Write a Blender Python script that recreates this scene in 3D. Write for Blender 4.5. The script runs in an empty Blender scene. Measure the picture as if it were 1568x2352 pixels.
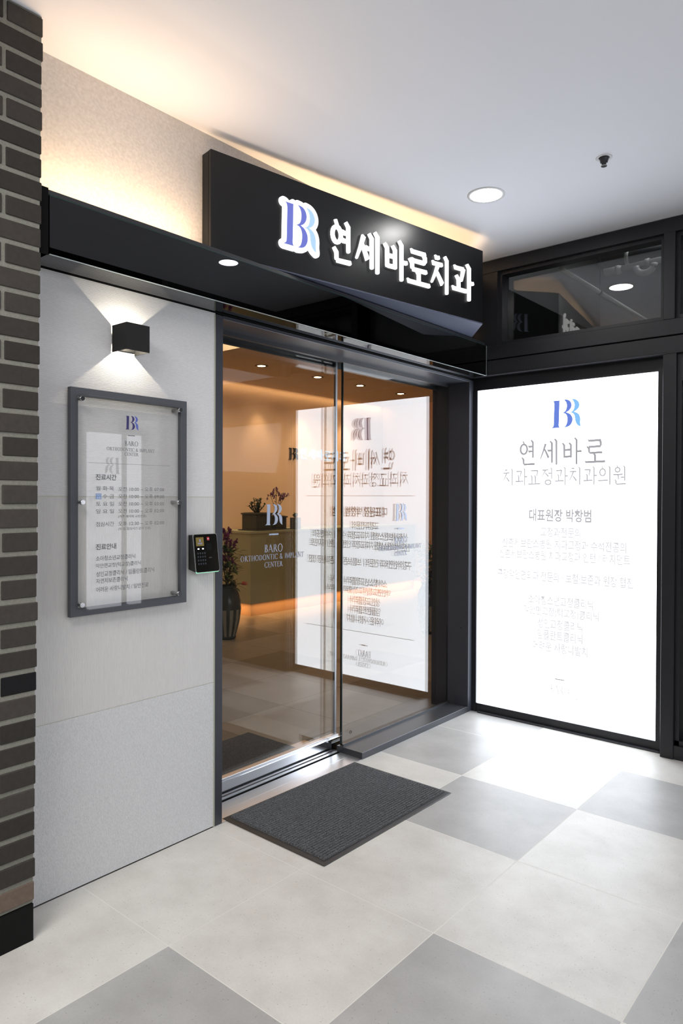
import bpy, bmesh, math, random
from mathutils import Vector, Matrix
random.seed(7)
D = bpy.data
SC = bpy.context.scene
COL = SC.collection
PI = math.pi

# ------------------------------------------------------------------ camera
CAM_H = 1.4144
cam = D.cameras.new('camera'); cam.sensor_width = 36; cam.sensor_height = 36
cam.sensor_fit = 'VERTICAL'; cam.lens = 1614.06 * 36 / 2352
cam.shift_y = -16.29 / 2352
cam.clip_start = 0.02; cam.clip_end = 200
cam_ob = D.objects.new('camera', cam); COL.objects.link(cam_ob)
yaw, pitch, roll = math.radians(40.1593), math.radians(-0.5371), math.radians(0.2188)
fw = Vector((-math.sin(yaw) * math.cos(pitch), math.cos(yaw) * math.cos(pitch), math.sin(pitch)))
r0 = Vector((math.cos(yaw), math.sin(yaw), 0)); u0 = r0.cross(fw)
rr = r0 * math.cos(roll) + u0 * math.sin(roll); uu = u0 * math.cos(roll) - r0 * math.sin(roll)
cam_ob.matrix_world = Matrix(((rr.x, uu.x, -fw.x, 0), (rr.y, uu.y, -fw.y, 0), (rr.z, uu.z, -fw.z, CAM_H), (0, 0, 0, 1)))
SC.camera = cam_ob

# ------------------------------------------------------------------ exposure, world, large lights
SC.view_settings.view_transform = 'Standard'
SC.view_settings.look = 'None'
SC.view_settings.exposure = 0.14
SC.view_settings.gamma = 1.0
SC.view_settings.use_curve_mapping = False
W = D.worlds.new('world'); SC.world = W; W.use_nodes = True
W.node_tree.nodes['Background'].inputs[0].default_value = (0.30, 0.33, 0.42, 1)
W.node_tree.nodes['Background'].inputs[1].default_value = 0.35
SC.cycles.max_bounces = 10
SC.cycles.transparent_max_bounces = 16
SC.cycles.glossy_bounces = 6
SC.cycles.diffuse_bounces = 5
SC.cycles.sample_clamp_indirect = 6.0
SC.cycles.caustics_reflective = False
SC.cycles.use_denoising = True
SC.cycles.use_adaptive_sampling = False

def area(name, loc, rot, sx, sy, power, col=(1, 1, 1), spread=None):
    l = D.lights.new(name, 'AREA'); l.shape = 'RECTANGLE'; l.size = sx; l.size_y = sy
    l.energy = power; l.color = col
    if spread: l.spread = spread
    o = D.objects.new(name, l); COL.objects.link(o); o.location = loc; o.rotation_euler = rot
    return o
area('walkway_ceiling_light', (-1.1, -0.6, 2.93), (0, 0, 0), 1.4, 1.4, 70, (1.0, 0.98, 0.95))  # unseen soft fill added behind the camera to brighten floor and wall
area('walkway_ceiling_light', (-1.0, -2.6, 2.93), (0, 0, 0), 1.4, 1.4, 30, (1.0, 0.98, 0.95))  # second added fill, farther back along the walkway
area('street_light', (3.2, 1.4, 2.6), (0, math.radians(72), 0), 1.6, 3.0, 58, (0.90, 0.93, 1.0))  # unseen fill added on the street side to lift the wall
area('cove_light_strip', (-2.255, 1.48, 2.4290), (PI, 0, 0), 0.012, 0.70, 3.3, (1.0, 0.68, 0.40))
area('cove_light_strip', (-2.315, 2.98, 2.4400), (PI, 0, 0), 0.012, 2.08, 11.0, (1.0, 0.66, 0.36))
area('lobby_light', (-4.4, 5.6, 2.86), (0, 0, 0), 1.2, 4.4, 14, (1.0, 0.74, 0.48))  # warm fill added inside the lobby, with no fitting of its own
area('lobby_wall_wash', (-6.78, 5.9, 2.89), (0, math.radians(14), 0), 0.03, 6.4, 5, (1.0, 0.66, 0.32))
area('counter_light_strip', (-6.16, 7.4, 0.143), (0, 0, 0), 0.02, 3.4, 6.0, (1.0, 0.48, 0.16))
area('counter_light_strip', (-6.5, 5.63, 0.143), (0, 0, 0), 0.55, 0.02, 1.6, (1.0, 0.48, 0.16))

# measured places (metres)
AX = -2.356      # wall with the door
FX = -2.215      # glass fascia of the canopy
BY = 4.153       # light box face
HY = 4.07        # front of the dark frames on the end wall
CZ = 2.947        # ceiling
SLX, FXG = -2.585, -2.516   # sliding leaf, fixed pane

# ------------------------------------------------------------------ materials
def newmat(name):
    m = D.materials.new(name); m.use_nodes = True
    nt = m.node_tree; b = nt.nodes.get('Principled BSDF')
    return m, nt, b
def nd(nt, t, **kw):
    n = nt.nodes.new(t)
    for k, v in kw.items(): setattr(n, k, v)
    return n
def lk(nt, a, b): nt.links.new(a, b)
def plain(name, col, rough=0.5, metal=0.0, spec=0.5, bump=0.0, bscale=200, var=0.0, coat=0.0):
    m, nt, b = newmat(name)
    b.inputs['Base Color'].default_value = (*col, 1); b.inputs['Roughness'].default_value = rough
    b.inputs['Metallic'].default_value = metal; b.inputs['Specular IOR Level'].default_value = spec
    b.inputs['Coat Weight'].default_value = coat
    tc = nd(nt, 'ShaderNodeTexCoord')
    if bump or var:
        n = nd(nt, 'ShaderNodeTexNoise'); n.inputs['Scale'].default_value = bscale; n.inputs['Detail'].default_value = 4
        lk(nt, tc.outputs['Object'], n.inputs['Vector'])
        if bump:
            bp = nd(nt, 'ShaderNodeBump'); bp.inputs['Strength'].default_value = bump; bp.inputs['Distance'].default_value = 0.002
            lk(nt, n.outputs['Fac'], bp.inputs['Height']); lk(nt, bp.outputs['Normal'], b.inputs['Normal'])
        if var:
            r = nd(nt, 'ShaderNodeMapRange'); r.inputs[3].default_value = 1 - var; r.inputs[4].default_value = 1 + var
            mx = nd(nt, 'ShaderNodeVectorMath', operation='SCALE'); mx.inputs[0].default_value = col
            lk(nt, n.outputs['Fac'], r.inputs[0]); lk(nt, r.outputs[0], mx.inputs['Scale']); lk(nt, mx.outputs[0], b.inputs['Base Color'])
    return m
def emit(name, col, s):
    m, nt, b = newmat(name)
    b.inputs['Base Color'].default_value = (0.02, 0.02, 0.02, 1)
    b.inputs['Emission Color'].default_value = (*col, 1); b.inputs['Emission Strength'].default_value = s
    b.inputs['Specular IOR Level'].default_value = 0.0
    return m
def glass(name, tint=(0.9, 0.92, 0.92), f0=0.04, extra=None):
    m, nt, b = newmat(name); nt.nodes.remove(b)
    out = nt.nodes['Material Output']
    geo = nd(nt, 'ShaderNodeNewGeometry')
    dot = nd(nt, 'ShaderNodeVectorMath', operation='DOT_PRODUCT')
    lk(nt, geo.outputs['Incoming'], dot.inputs[0]); lk(nt, geo.outputs['Normal'], dot.inputs[1])
    ab = nd(nt, 'ShaderNodeMath', operation='ABSOLUTE'); lk(nt, dot.outputs['Value'], ab.inputs[0])
    om = nd(nt, 'ShaderNodeMath', operation='SUBTRACT'); om.inputs[0].default_value = 1.0; lk(nt, ab.outputs[0], om.inputs[1])
    pw = nd(nt, 'ShaderNodeMath', operation='POWER'); pw.inputs[1].default_value = 5.0; lk(nt, om.outputs[0], pw.inputs[0])
    ma = nd(nt, 'ShaderNodeMath', operation='MULTIPLY_ADD'); ma.inputs[1].default_value = 1 - f0; ma.inputs[2].default_value = f0
    lk(nt, pw.outputs[0], ma.inputs[0])
    t = nd(nt, 'ShaderNodeBsdfTransparent'); t.inputs[0].default_value = (*tint, 1)
    g = nd(nt, 'ShaderNodeBsdfGlossy'); g.inputs['Color'].default_value = (1, 1, 1, 1); g.inputs['Roughness'].default_value = 0.0
    mx = nd(nt, 'ShaderNodeMixShader'); lk(nt, ma.outputs[0], mx.inputs[0]); lk(nt, t.outputs[0], mx.inputs[1]); lk(nt, g.outputs[0], mx.inputs[2])
    lk(nt, mx.outputs[0], out.inputs[0])
    return m

M = {}
M['ceiling'] = plain('ceiling_paint', (0.86, 0.87, 0.925), 0.85, spec=0.2)
M['frame'] = plain('dark_frame_metal', (0.030, 0.031, 0.036), 0.36, 0.0, 0.5, bump=0.05, bscale=300)
M['frame_b'] = plain('charcoal_frame_metal', (0.013, 0.013, 0.016), 0.40, 0.0, 0.4)
M['doorframe'] = plain('slate_door_frame_metal', (0.060, 0.064, 0.078), 0.36, 0.3, 0.5, bump=0.04, bscale=400)
M['sill'] = plain('brushed_grey_sill_metal', (0.085, 0.09, 0.10), 0.33, 0.55, 0.5, bump=0.10, bscale=250)
M['black'] = plain('black_gap', (0.006, 0.006, 0.006), 0.8, spec=0.1)
M['signblack'] = plain('black_sign_metal', (0.0045, 0.0045, 0.0052), 0.33, 0.0, 0.34, bump=0.03, bscale=600)
M['signunder'] = plain('blue_grey_sign_soffit', (0.075, 0.085, 0.13), 0.45, 0.2)
M['lampblack'] = plain('matt_black_lamp', (0.010, 0.010, 0.010), 0.6, spec=0.3)
M['lampin'] = plain('lamp_inside_white', (0.5, 0.48, 0.45), 0.6)
M['steel'] = plain('polished_stainless', (0.78, 0.79, 0.82), 0.30, 0.8, bump=0.06, bscale=60)
M['mirrorsteel'] = plain('mirror_stainless', (0.68, 0.69, 0.72), 0.10, 1.0)
M['chrome'] = plain('chrome_standoff', (0.70, 0.70, 0.70), 0.12, 1.0)
M['boardframe'] = plain('board_frame_grey', (0.072, 0.076, 0.090), 0.5)
M['lightface'] = emit('light_box_face', (0.87, 0.925, 1.0), 5.4)
M['lamp'] = emit('lamp_disc', (1.0, 0.99, 0.97), 90.0)
M['lampwarm'] = emit('warm_lamp_disc', (1.0, 0.72, 0.38), 25.0)
M['whiteplastic'] = plain('white_lamp_trim', (0.75, 0.75, 0.76), 0.45)
M['glass'] = glass('clear_door_glass', (0.92, 0.92, 0.90), 0.070)
M['boardglass'] = glass('board_glass', (1.0, 1.0, 0.995), 0.035)
M['fasciaglass'] = glass('black_tinted_glass', (0.10, 0.10, 0.11), 0.05)
M['windowglass'] = glass('smoked_window_glass', (0.80, 0.80, 0.78), 0.07)
M['edge'] = plain('green_glass_edge', (0.03, 0.10, 0.09), 0.2)
M['edgebright'] = plain('pale_glass_edge', (0.55, 0.62, 0.62), 0.25, 0.4)
M['stile'] = plain('satin_stile_metal', (0.34, 0.36, 0.40), 0.38, 0.9)
M['greyink'] = plain('grey_lettering', (0.13, 0.13, 0.145), 0.6)
M['decal'] = plain('pale_blue_decal', (0.33, 0.37, 0.48), 0.6)
M['navyink'] = plain('navy_logo_ink', (0.035, 0.030, 0.14), 0.5)
M['blueink'] = plain('blue_logo_ink', (0.10, 0.14, 0.50), 0.5)
M['badgeblue'] = plain('badge_blue', (0.14, 0.28, 0.58), 0.5)
M['whiteink'] = plain('white_lettering', (0.8, 0.8, 0.8), 0.5)
M['mortar'] = plain('grey_mortar', (0.24, 0.235, 0.20), 0.95, spec=0.1, bump=0.6, bscale=180, var=0.25)
M['skirting'] = plain('black_skirting', (0.003, 0.003, 0.003), 0.6, spec=0.2)
M['lobbywall'] = plain('peach_lobby_wall', (0.80, 0.59, 0.45), 0.8, spec=0.2, bump=0.25, bscale=90)
M['lobbyceil'] = plain('lobby_ceiling_paint', (0.62, 0.50, 0.40), 0.85, spec=0.2)
M['counter'] = plain('olive_stone_counter', (0.40, 0.42, 0.29), 0.45, var=0.12, bscale=4)
M['toekick'] = plain('counter_toe_kick', (0.50, 0.34, 0.22), 0.6)
M['planter'] = plain('dark_clay_planter', (0.045, 0.045, 0.038), 0.55, bump=0.3, bscale=60)
M['leaf'] = plain('jade_leaf', (0.035, 0.075, 0.02), 0.45, var=0.4, bscale=40)
M['leafpale'] = plain('pale_succulent_leaf', (0.13, 0.20, 0.07), 0.5)
M['stem'] = plain('plant_stem', (0.05, 0.045, 0.025), 0.7)
M['soil'] = plain('soil', (0.02, 0.015, 0.01), 0.9)
M['petal'] = plain('mauve_petal', (0.33, 0.17, 0.30), 0.6)
M['petaldark'] = plain('magenta_petal', (0.20, 0.03, 0.16), 0.6)
M['rose'] = plain('salmon_rose_petal', (0.75, 0.22, 0.18), 0.5)
M['pvc'] = plain('pvc_pipe', (0.42, 0.42, 0.38), 0.4)
M['pipewrap'] = plain('dark_pipe_wrap', (0.010, 0.012, 0.018), 0.7)
M['voidwall'] = plain('void_wall', (0.16, 0.155, 0.15), 0.9, var=0.2, bscale=3)
M['film'] = plain('window_film', (0.20, 0.21, 0.17), 0.6)
M['keypad'] = plain('glossy_black_keypad', (0.006, 0.006, 0.005), 0.12, coat=0.5)
M['keypadside'] = plain('black_keypad_side', (0.016, 0.016, 0.015), 0.5)
M['keypadtrim'] = plain('silver_keypad_trim', (0.65, 0.68, 0.66), 0.25, 0.8)
M['greenled'] = emit('green_led', (0.35, 1.0, 0.62), 0.9)
M['screen'] = emit('keypad_screen', (0.19, 0.14, 0.035), 0.8)
M['screentext'] = emit('keypad_screen_text', (0.20, 0.24, 0.50), 1.0)
M['redlogo'] = plain('red_badge', (0.5, 0.03, 0.04), 0.4)
M['whiteled'] = emit('white_led', (1, 1, 1), 3.0)
M['dimkey'] = plain('dim_key_mark', (0.014, 0.018, 0.026), 0.4)
M['oppwall'] = plain('opposite_wall', (0.05, 0.05, 0.055), 0.8)

# brick
def brick_mat():
    m, nt, b = newmat('dark_brown_brick')
    tc = nd(nt, 'ShaderNodeTexCoord'); oi = nd(nt, 'ShaderNodeAttribute'); oi.attribute_name = 'tone'
    n = nd(nt, 'ShaderNodeTexNoise'); n.inputs['Scale'].default_value = 60; n.inputs['Detail'].default_value = 6
    lk(nt, tc.outputs['Object'], n.inputs['Vector'])
    v = nd(nt, 'ShaderNodeTexVoronoi'); v.inputs['Scale'].default_value = 170; lk(nt, tc.outputs['Object'], v.inputs['Vector'])
    cr = nd(nt, 'ShaderNodeMapRange'); cr.inputs[1].default_value = 0.05; cr.inputs[2].default_value = 0.16
    lk(nt, v.outputs['Distance'], cr.inputs[0])
    ramp = nd(nt, 'ShaderNodeValToRGB'); ramp.color_ramp.elements[0].color = (0.004, 0.004, 0.005, 1); ramp.color_ramp.elements[1].color = (0.15, 0.11, 0.085, 1)
    for ps, cc in ((.15, (0.028, 0.024, 0.020, 1)), (.85, (0.056, 0.048, 0.041, 1))): ramp.color_ramp.elements.new(ps).color = cc
    lk(nt, oi.outputs['Fac'], ramp.inputs[0])
    mx = nd(nt, 'ShaderNodeVectorMath', operation='SCALE'); lk(nt, ramp.outputs[0], mx.inputs[0])
    r = nd(nt, 'ShaderNodeMapRange'); r.inputs[3].default_value = 0.75; r.inputs[4].default_value = 1.3; lk(nt, n.outputs['Fac'], r.inputs[0])
    mu = nd(nt, 'ShaderNodeMath', operation='MULTIPLY'); lk(nt, r.outputs[0], mu.inputs[0])
    r2 = nd(nt, 'ShaderNodeMapRange'); r2.inputs[3].default_value = 0.55; r2.inputs[4].default_value = 1.0; lk(nt, cr.outputs[0], r2.inputs[0])
    lk(nt, r2.outputs[0], mu.inputs[1]); lk(nt, mu.outputs[0], mx.inputs['Scale'])
    lk(nt, mx.outputs[0], b.inputs['Base Color']); b.inputs['Roughness'].default_value = 0.75
    b.inputs['Specular IOR Level'].default_value = 0.3
    bp = nd(nt, 'ShaderNodeBump'); bp.inputs['Strength'].default_value = 0.5; bp.inputs['Distance'].default_value = 0.0015
    ad = nd(nt, 'ShaderNodeMath', operation='ADD'); lk(nt, n.outputs['Fac'], ad.inputs[0]); lk(nt, cr.outputs[0], ad.inputs[1])
    lk(nt, ad.outputs[0], bp.inputs['Height']); lk(nt, bp.outputs['Normal'], b.inputs['Normal'])
    return m
M['brick'] = brick_mat()

# textured wall boards, three rows: fine horizontal ribs, fine vertical ribs, speckle
def board_mat(name, mode, col):
    m, nt, b = newmat(name)
    tc = nd(nt, 'ShaderNodeTexCoord'); mp = nd(nt, 'ShaderNodeMapping'); lk(nt, tc.outputs['Object'], mp.inputs['Vector'])
    n = nd(nt, 'ShaderNodeTexNoise'); n.inputs['Detail'].default_value = 5
    lk(nt, mp.outputs[0], n.inputs['Vector'])
    if mode == 'h': mp.inputs['Scale'].default_value = (1, 0.35, 1.0); n.inputs['Scale'].default_value = 190
    elif mode == 'v': mp.inputs['Scale'].default_value = (1, 1.0, 0.10); n.inputs['Scale'].default_value = 240
    elif mode == 's': mp.inputs['Scale'].default_value = (1, 1.0, 0.55); n.inputs['Scale'].default_value = 260
    else: mp.inputs['Scale'].default_value = (1, 0.7, 0.8); n.inputs['Scale'].default_value = 120
    h = n.outputs['Fac']
    if mode in 'hv':
        w = nd(nt, 'ShaderNodeTexWave'); w.wave_type = 'BANDS'; w.bands_direction = 'Z' if mode == 'h' else 'Y'
        w.inputs['Scale'].default_value = 60 if mode == 'h' else 72; w.inputs['Distortion'].default_value = 1.2 if mode == 'h' else 3.0
        w.inputs['Detail'].default_value = 2; w.inputs['Detail Scale'].default_value = 6 if mode == 'h' else 1.2
        lk(nt, tc.outputs['Object'], w.inputs['Vector'])
        ad = nd(nt, 'ShaderNodeMath', operation='MULTIPLY_ADD'); ad.inputs[1].default_value = 0.8 if mode == 'h' else 0.45
        lk(nt, w.outputs['Fac'], ad.inputs[0]); lk(nt, n.outputs['Fac'], ad.inputs[2]); h = ad.outputs[0]
    bp = nd(nt, 'ShaderNodeBump'); bp.inputs['Strength'].default_value = {'h': 0.24, 'v': 0.34, 's': 0.5, 'u': 0.75}[mode]; bp.inputs['Distance'].default_value = 0.0022
    lk(nt, h, bp.inputs['Height']); lk(nt, bp.outputs['Normal'], b.inputs['Normal'])
    r = nd(nt, 'ShaderNodeMapRange'); r.inputs[1].default_value = 0.3; r.inputs[2].default_value = 0.75 if mode in 'su' else 1.3
    r.inputs[3].default_value = 0.86; r.inputs[4].default_value = 1.05; lk(nt, h, r.inputs[0])
    mx = nd(nt, 'ShaderNodeVectorMath', operation='SCALE'); mx.inputs[0].default_value = col
    lk(nt, r.outputs[0], mx.inputs['Scale']); lk(nt, mx.outputs[0], b.inputs['Base Color'])
    b.inputs['Roughness'].default_value = 0.8; b.inputs['Specular IOR Level'].default_value = 0.25
    return m
M['wall_h'] = board_mat('ribbed_wall_board', 'h', (0.72, 0.71, 0.71))
M['wall_v'] = board_mat('vertical_ribbed_wall_board', 'v', (0.70, 0.685, 0.67))
M['wall_s'] = board_mat('speckled_wall_board', 's', (0.68, 0.68, 0.685))
M['wall_u'] = board_mat('rough_upper_wall', 'u', (0.62, 0.60, 0.58))

# stone floor tiles
def tile_mat(name, c0, c1, rough=0.42, spec=0.4):
    m, nt, b = newmat(name)
    tc = nd(nt, 'ShaderNodeTexCoord')
    n = nd(nt, 'ShaderNodeTexNoise'); n.inputs['Scale'].default_value = 4.5; n.inputs['Detail'].default_value = 9; n.inputs['Roughness'].default_value = 0.6
    n2 = nd(nt, 'ShaderNodeTexNoise'); n2.inputs['Scale'].default_value = 130; n2.inputs['Detail'].default_value = 3
    v = nd(nt, 'ShaderNodeTexVoronoi'); v.inputs['Scale'].default_value = 55; v.inputs['Randomness'].default_value = 1
    for x in (n, n2, v): lk(nt, tc.outputs['Object'], x.inputs['Vector'])
    ramp = nd(nt, 'ShaderNodeValToRGB'); ramp.color_ramp.elements[0].position = 0.3; ramp.color_ramp.elements[1].position = 0.72
    ramp.color_ramp.elements[0].color = (*c0, 1); ramp.color_ramp.elements[1].color = (*c1, 1)
    lk(nt, n.outputs['Fac'], ramp.inputs[0])
    sp = nd(nt, 'ShaderNodeMapRange'); sp.inputs[1].default_value = 0.04; sp.inputs[2].default_value = 0.13; sp.inputs[3].default_value = 0.62; sp.inputs[4].default_value = 1.0
    lk(nt, v.outputs['Distance'], sp.inputs[0])
    r = nd(nt, 'ShaderNodeMapRange'); r.inputs[3].default_value = 0.93; r.inputs[4].default_value = 1.07; lk(nt, n2.outputs['Fac'], r.inputs[0])
    mu = nd(nt, 'ShaderNodeMath', operation='MULTIPLY'); lk(nt, sp.outputs[0], mu.inputs[0]); lk(nt, r.outputs[0], mu.inputs[1])
    mx = nd(nt, 'ShaderNodeVectorMath', operation='SCALE'); lk(nt, ramp.outputs[0], mx.inputs[0]); lk(nt, mu.outputs[0], mx.inputs['Scale'])
    lk(nt, mx.outputs[0], b.inputs['Base Color']); b.inputs['Roughness'].default_value = rough; b.inputs['Specular IOR Level'].default_value = spec
    bp = nd(nt, 'ShaderNodeBump'); bp.inputs['Strength'].default_value = 0.12; bp.inputs['Distance'].default_value = 0.001
    lk(nt, n2.outputs['Fac'], bp.inputs['Height']); lk(nt, bp.outputs['Normal'], b.inputs['Normal'])
    return m
M['tile_light'] = tile_mat('light_stone_tile', (0.56, 0.535, 0.49), (0.70, 0.68, 0.635))
M['tile_dark'] = tile_mat('grey_stone_tile', (0.35, 0.34, 0.325), (0.45, 0.44, 0.425))
M['grout'] = plain('pale_grout', (0.72, 0.70, 0.64), 0.8)
M['lobby_light_tile'] = tile_mat('lobby_stone_tile', (0.27, 0.245, 0.215), (0.33, 0.30, 0.265), 0.4)
M['lobby_dark_tile'] = tile_mat('lobby_dark_tile', (0.18, 0.16, 0.135), (0.225, 0.205, 0.175), 0.4)

def mat_carpet():
    m, nt, b = newmat('ribbed_grey_carpet')
    tc = nd(nt, 'ShaderNodeTexCoord'); n = nd(nt, 'ShaderNodeTexNoise'); n.inputs['Scale'].default_value = 420; n.inputs['Detail'].default_value = 3
    lk(nt, tc.outputs['Object'], n.inputs['Vector'])
    n2 = nd(nt, 'ShaderNodeTexVoronoi'); n2.inputs['Scale'].default_value = 190; lk(nt, tc.outputs['Object'], n2.inputs['Vector'])
    ramp = nd(nt, 'ShaderNodeValToRGB'); ramp.color_ramp.elements[0].position = 0.35; ramp.color_ramp.elements[1].position = 0.7
    ramp.color_ramp.elements[0].color = (0.045, 0.046, 0.048, 1); ramp.color_ramp.elements[1].color = (0.24, 0.24, 0.245, 1)
    lk(nt, n.outputs['Fac'], ramp.inputs[0]); lk(nt, ramp.outputs[0], b.inputs['Base Color'])
    b.inputs['Roughness'].default_value = 0.95; b.inputs['Specular IOR Level'].default_value = 0.1
    ad = nd(nt, 'ShaderNodeMath', operation='ADD'); lk(nt, n.outputs['Fac'], ad.inputs[0]); lk(nt, n2.outputs['Distance'], ad.inputs[1])
    bp = nd(nt, 'ShaderNodeBump'); bp.inputs['Strength'].default_value = 1.0; bp.inputs['Distance'].default_value = 0.003
    lk(nt, ad.outputs[0], bp.inputs['Height']); lk(nt, bp.outputs['Normal'], b.inputs['Normal'])
    return m
M['carpet'] = mat_carpet()
M['rubber'] = plain('black_rubber_border', (0.018, 0.018, 0.020), 0.42)

# ------------------------------------------------------------------ object helpers
def tag(o, label=None, cat=None, group=None, kind=None):
    if label: o['label'] = label
    if cat: o['category'] = cat
    if group: o['group'] = group
    if kind: o['kind'] = kind
    return o
def thing(name, label, cat, loc=(0, 0, 0), rot=(0, 0, 0), group=None, kind=None):
    o = D.objects.new(name, None); COL.objects.link(o); o.location = loc; o.rotation_euler = rot
    o.empty_display_size = 0.05
    return tag(o, label, cat, group, kind)
def mk(name, bm, mats, parent=None, smooth=False):
    me = D.meshes.new(name); bmesh.ops.recalc_face_normals(bm, faces=bm.faces[:]) if not smooth == 'keep' else None
    bm.to_mesh(me); bm.free()
    for m in (mats if isinstance(mats, (list, tuple)) else [mats]): me.materials.append(m)
    if smooth:
        for p in me.polygons: p.use_smooth = True
    o = D.objects.new(name, me); COL.objects.link(o)
    if parent: o.parent = parent
    return o
def BM(): return bmesh.new()
def box(bm, x0, x1, y0, y1, z0, z1, mi=0):
    vs = [bm.verts.new(p) for p in ((x0, y0, z0), (x1, y0, z0), (x1, y1, z0), (x0, y1, z0), (x0, y0, z1), (x1, y0, z1), (x1, y1, z1), (x0, y1, z1))]
    for f in ((0, 3, 2, 1), (4, 5, 6, 7), (0, 1, 5, 4), (1, 2, 6, 5), (2, 3, 7, 6), (3, 0, 4, 7)):
        fc = bm.faces.new([vs[i] for i in f]); fc.material_index = mi
    return vs
def bevel(bm, w, seg=2):
    bmesh.ops.bevel(bm, geom=bm.edges[:], offset=w, segments=seg, profile=0.7, affect='EDGES')
def bx(name, x0, x1, y0, y1, z0, z1, m, parent=None, bev=0.0):
    bm = BM(); box(bm, x0, x1, y0, y1, z0, z1)
    if bev: bevel(bm, bev, 1)
    return mk(name, bm, m, parent)
def prism(bm, pts, z0, z1, mi=0):
    a = [bm.verts.new((p[0], p[1], z0)) for p in pts]; b = [bm.verts.new((p[0], p[1], z1)) for p in pts]
    n = len(pts)
    bm.faces.new(a[::-1]).material_index = mi; bm.faces.new(b).material_index = mi
    for i in range(n): bm.faces.new((a[i], a[(i + 1) % n], b[(i + 1) % n], b[i])).material_index = mi
def lathe(bm, prof, seg=32, c=(0, 0, 0), mi=None, axis='Z', close=True):
    rings = []
    for r, z in prof:
        ring = []
        for k in range(seg):
            a = 2 * PI * k / seg
            if axis == 'Z': p = (c[0] + r * math.cos(a), c[1] + r * math.sin(a), c[2] + z)
            else: p = (c[0] + z, c[1] + r * math.cos(a), c[2] + r * math.sin(a))
            ring.append(bm.verts.new(p))
        rings.append(ring)
    for i in range(len(rings) - 1):
        for k in range(seg):
            f = bm.faces.new((rings[i][k], rings[i][(k + 1) % seg], rings[i + 1][(k + 1) % seg], rings[i + 1][k]))
            if mi is not None: f.material_index = mi(i, k) if callable(mi) else mi
            f.smooth = True
    if close:
        bm.faces.new(rings[0][::-1]); bm.faces.new(rings[-1])
def tube(bm, pts, r, seg=8):
    pts = [Vector(p) for p in pts]; rings = []
    for i, p in enumerate(pts):
        d = (pts[min(i + 1, len(pts) - 1)] - pts[max(i - 1, 0)]).normalized()
        up = Vector((0, 0, 1)) if abs(d.z) < 0.9 else Vector((1, 0, 0))
        s = d.cross(up).normalized(); t = s.cross(d)
        rad = r[i] if isinstance(r, (list, tuple)) else r
        rings.append([bm.verts.new(p + (s * math.cos(2 * PI * k / seg) + t * math.sin(2 * PI * k / seg)) * rad) for k in range(seg)])
    for i in range(len(rings) - 1):
        for k in range(seg):
            f = bm.faces.new((rings[i][k], rings[i][(k + 1) % seg], rings[i + 1][(k + 1) % seg], rings[i + 1][k])); f.smooth = True
    bm.faces.new(rings[0][::-1]); bm.faces.new(rings[-1])
def dup(root, loc, **kw):
    r = root.copy(); COL.objects.link(r); r.location = loc
    for ch in list(root.children):
        c = ch.copy(); COL.objects.link(c); c.parent = r
        for g in list(ch.children):
            d = g.copy(); COL.objects.link(d); d.parent = c
    for k, v in kw.items(): r[k] = v
    return r

# ------------------------------------------------------------------ lettering
# a placed frame: origin, direction of reading, up, outward normal
def frame(o, d, n): return (Vector(o), Vector(d).normalized(), Vector((0, 0, 1)), Vector(n).normalized())
def put(bm, F, polys, depth, off=0.0):
    """polys: lists of (u, v) in metres on the frame; each becomes a thin raised plate"""
    o, d, u, n = F
    for pl in polys:
        if len(pl) < 3: continue
        a = [bm.verts.new(o + d * p[0] + u * p[1] + n * off) for p in pl]
        b = [bm.verts.new(o + d * p[0] + u * p[1] + n * (off + depth)) for p in pl]
        k = len(pl)
        try:
            bm.faces.new(a); bm.faces.new(b[::-1])
            for i in range(k): bm.faces.new((a[i], a[(i + 1) % k], b[(i + 1) % k], b[i]))
        except ValueError: pass
def sweep(pts, ws):
    """a polyline with a width at each point -> quads"""
    out = []; n = len(pts)
    L, R = [], []
    for i in range(n):
        a = pts[max(i - 1, 0)]; b = pts[min(i + 1, n - 1)]
        dx, dy = b[0] - a[0], b[1] - a[1]; l = math.hypot(dx, dy) or 1
        nx, ny = -dy / l, dx / l; w = ws[i] / 2
        L.append((pts[i][0] + nx * w, pts[i][1] + ny * w)); R.append((pts[i][0] - nx * w, pts[i][1] - ny * w))
    for i in range(n - 1): out.append([L[i], L[i + 1], R[i + 1], R[i]])
    return out
def disc(cx, cy, r, n=14): return [(cx + r * math.cos(2 * PI * k / n), cy + r * math.sin(2 * PI * k / n)) for k in range(n)]
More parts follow.
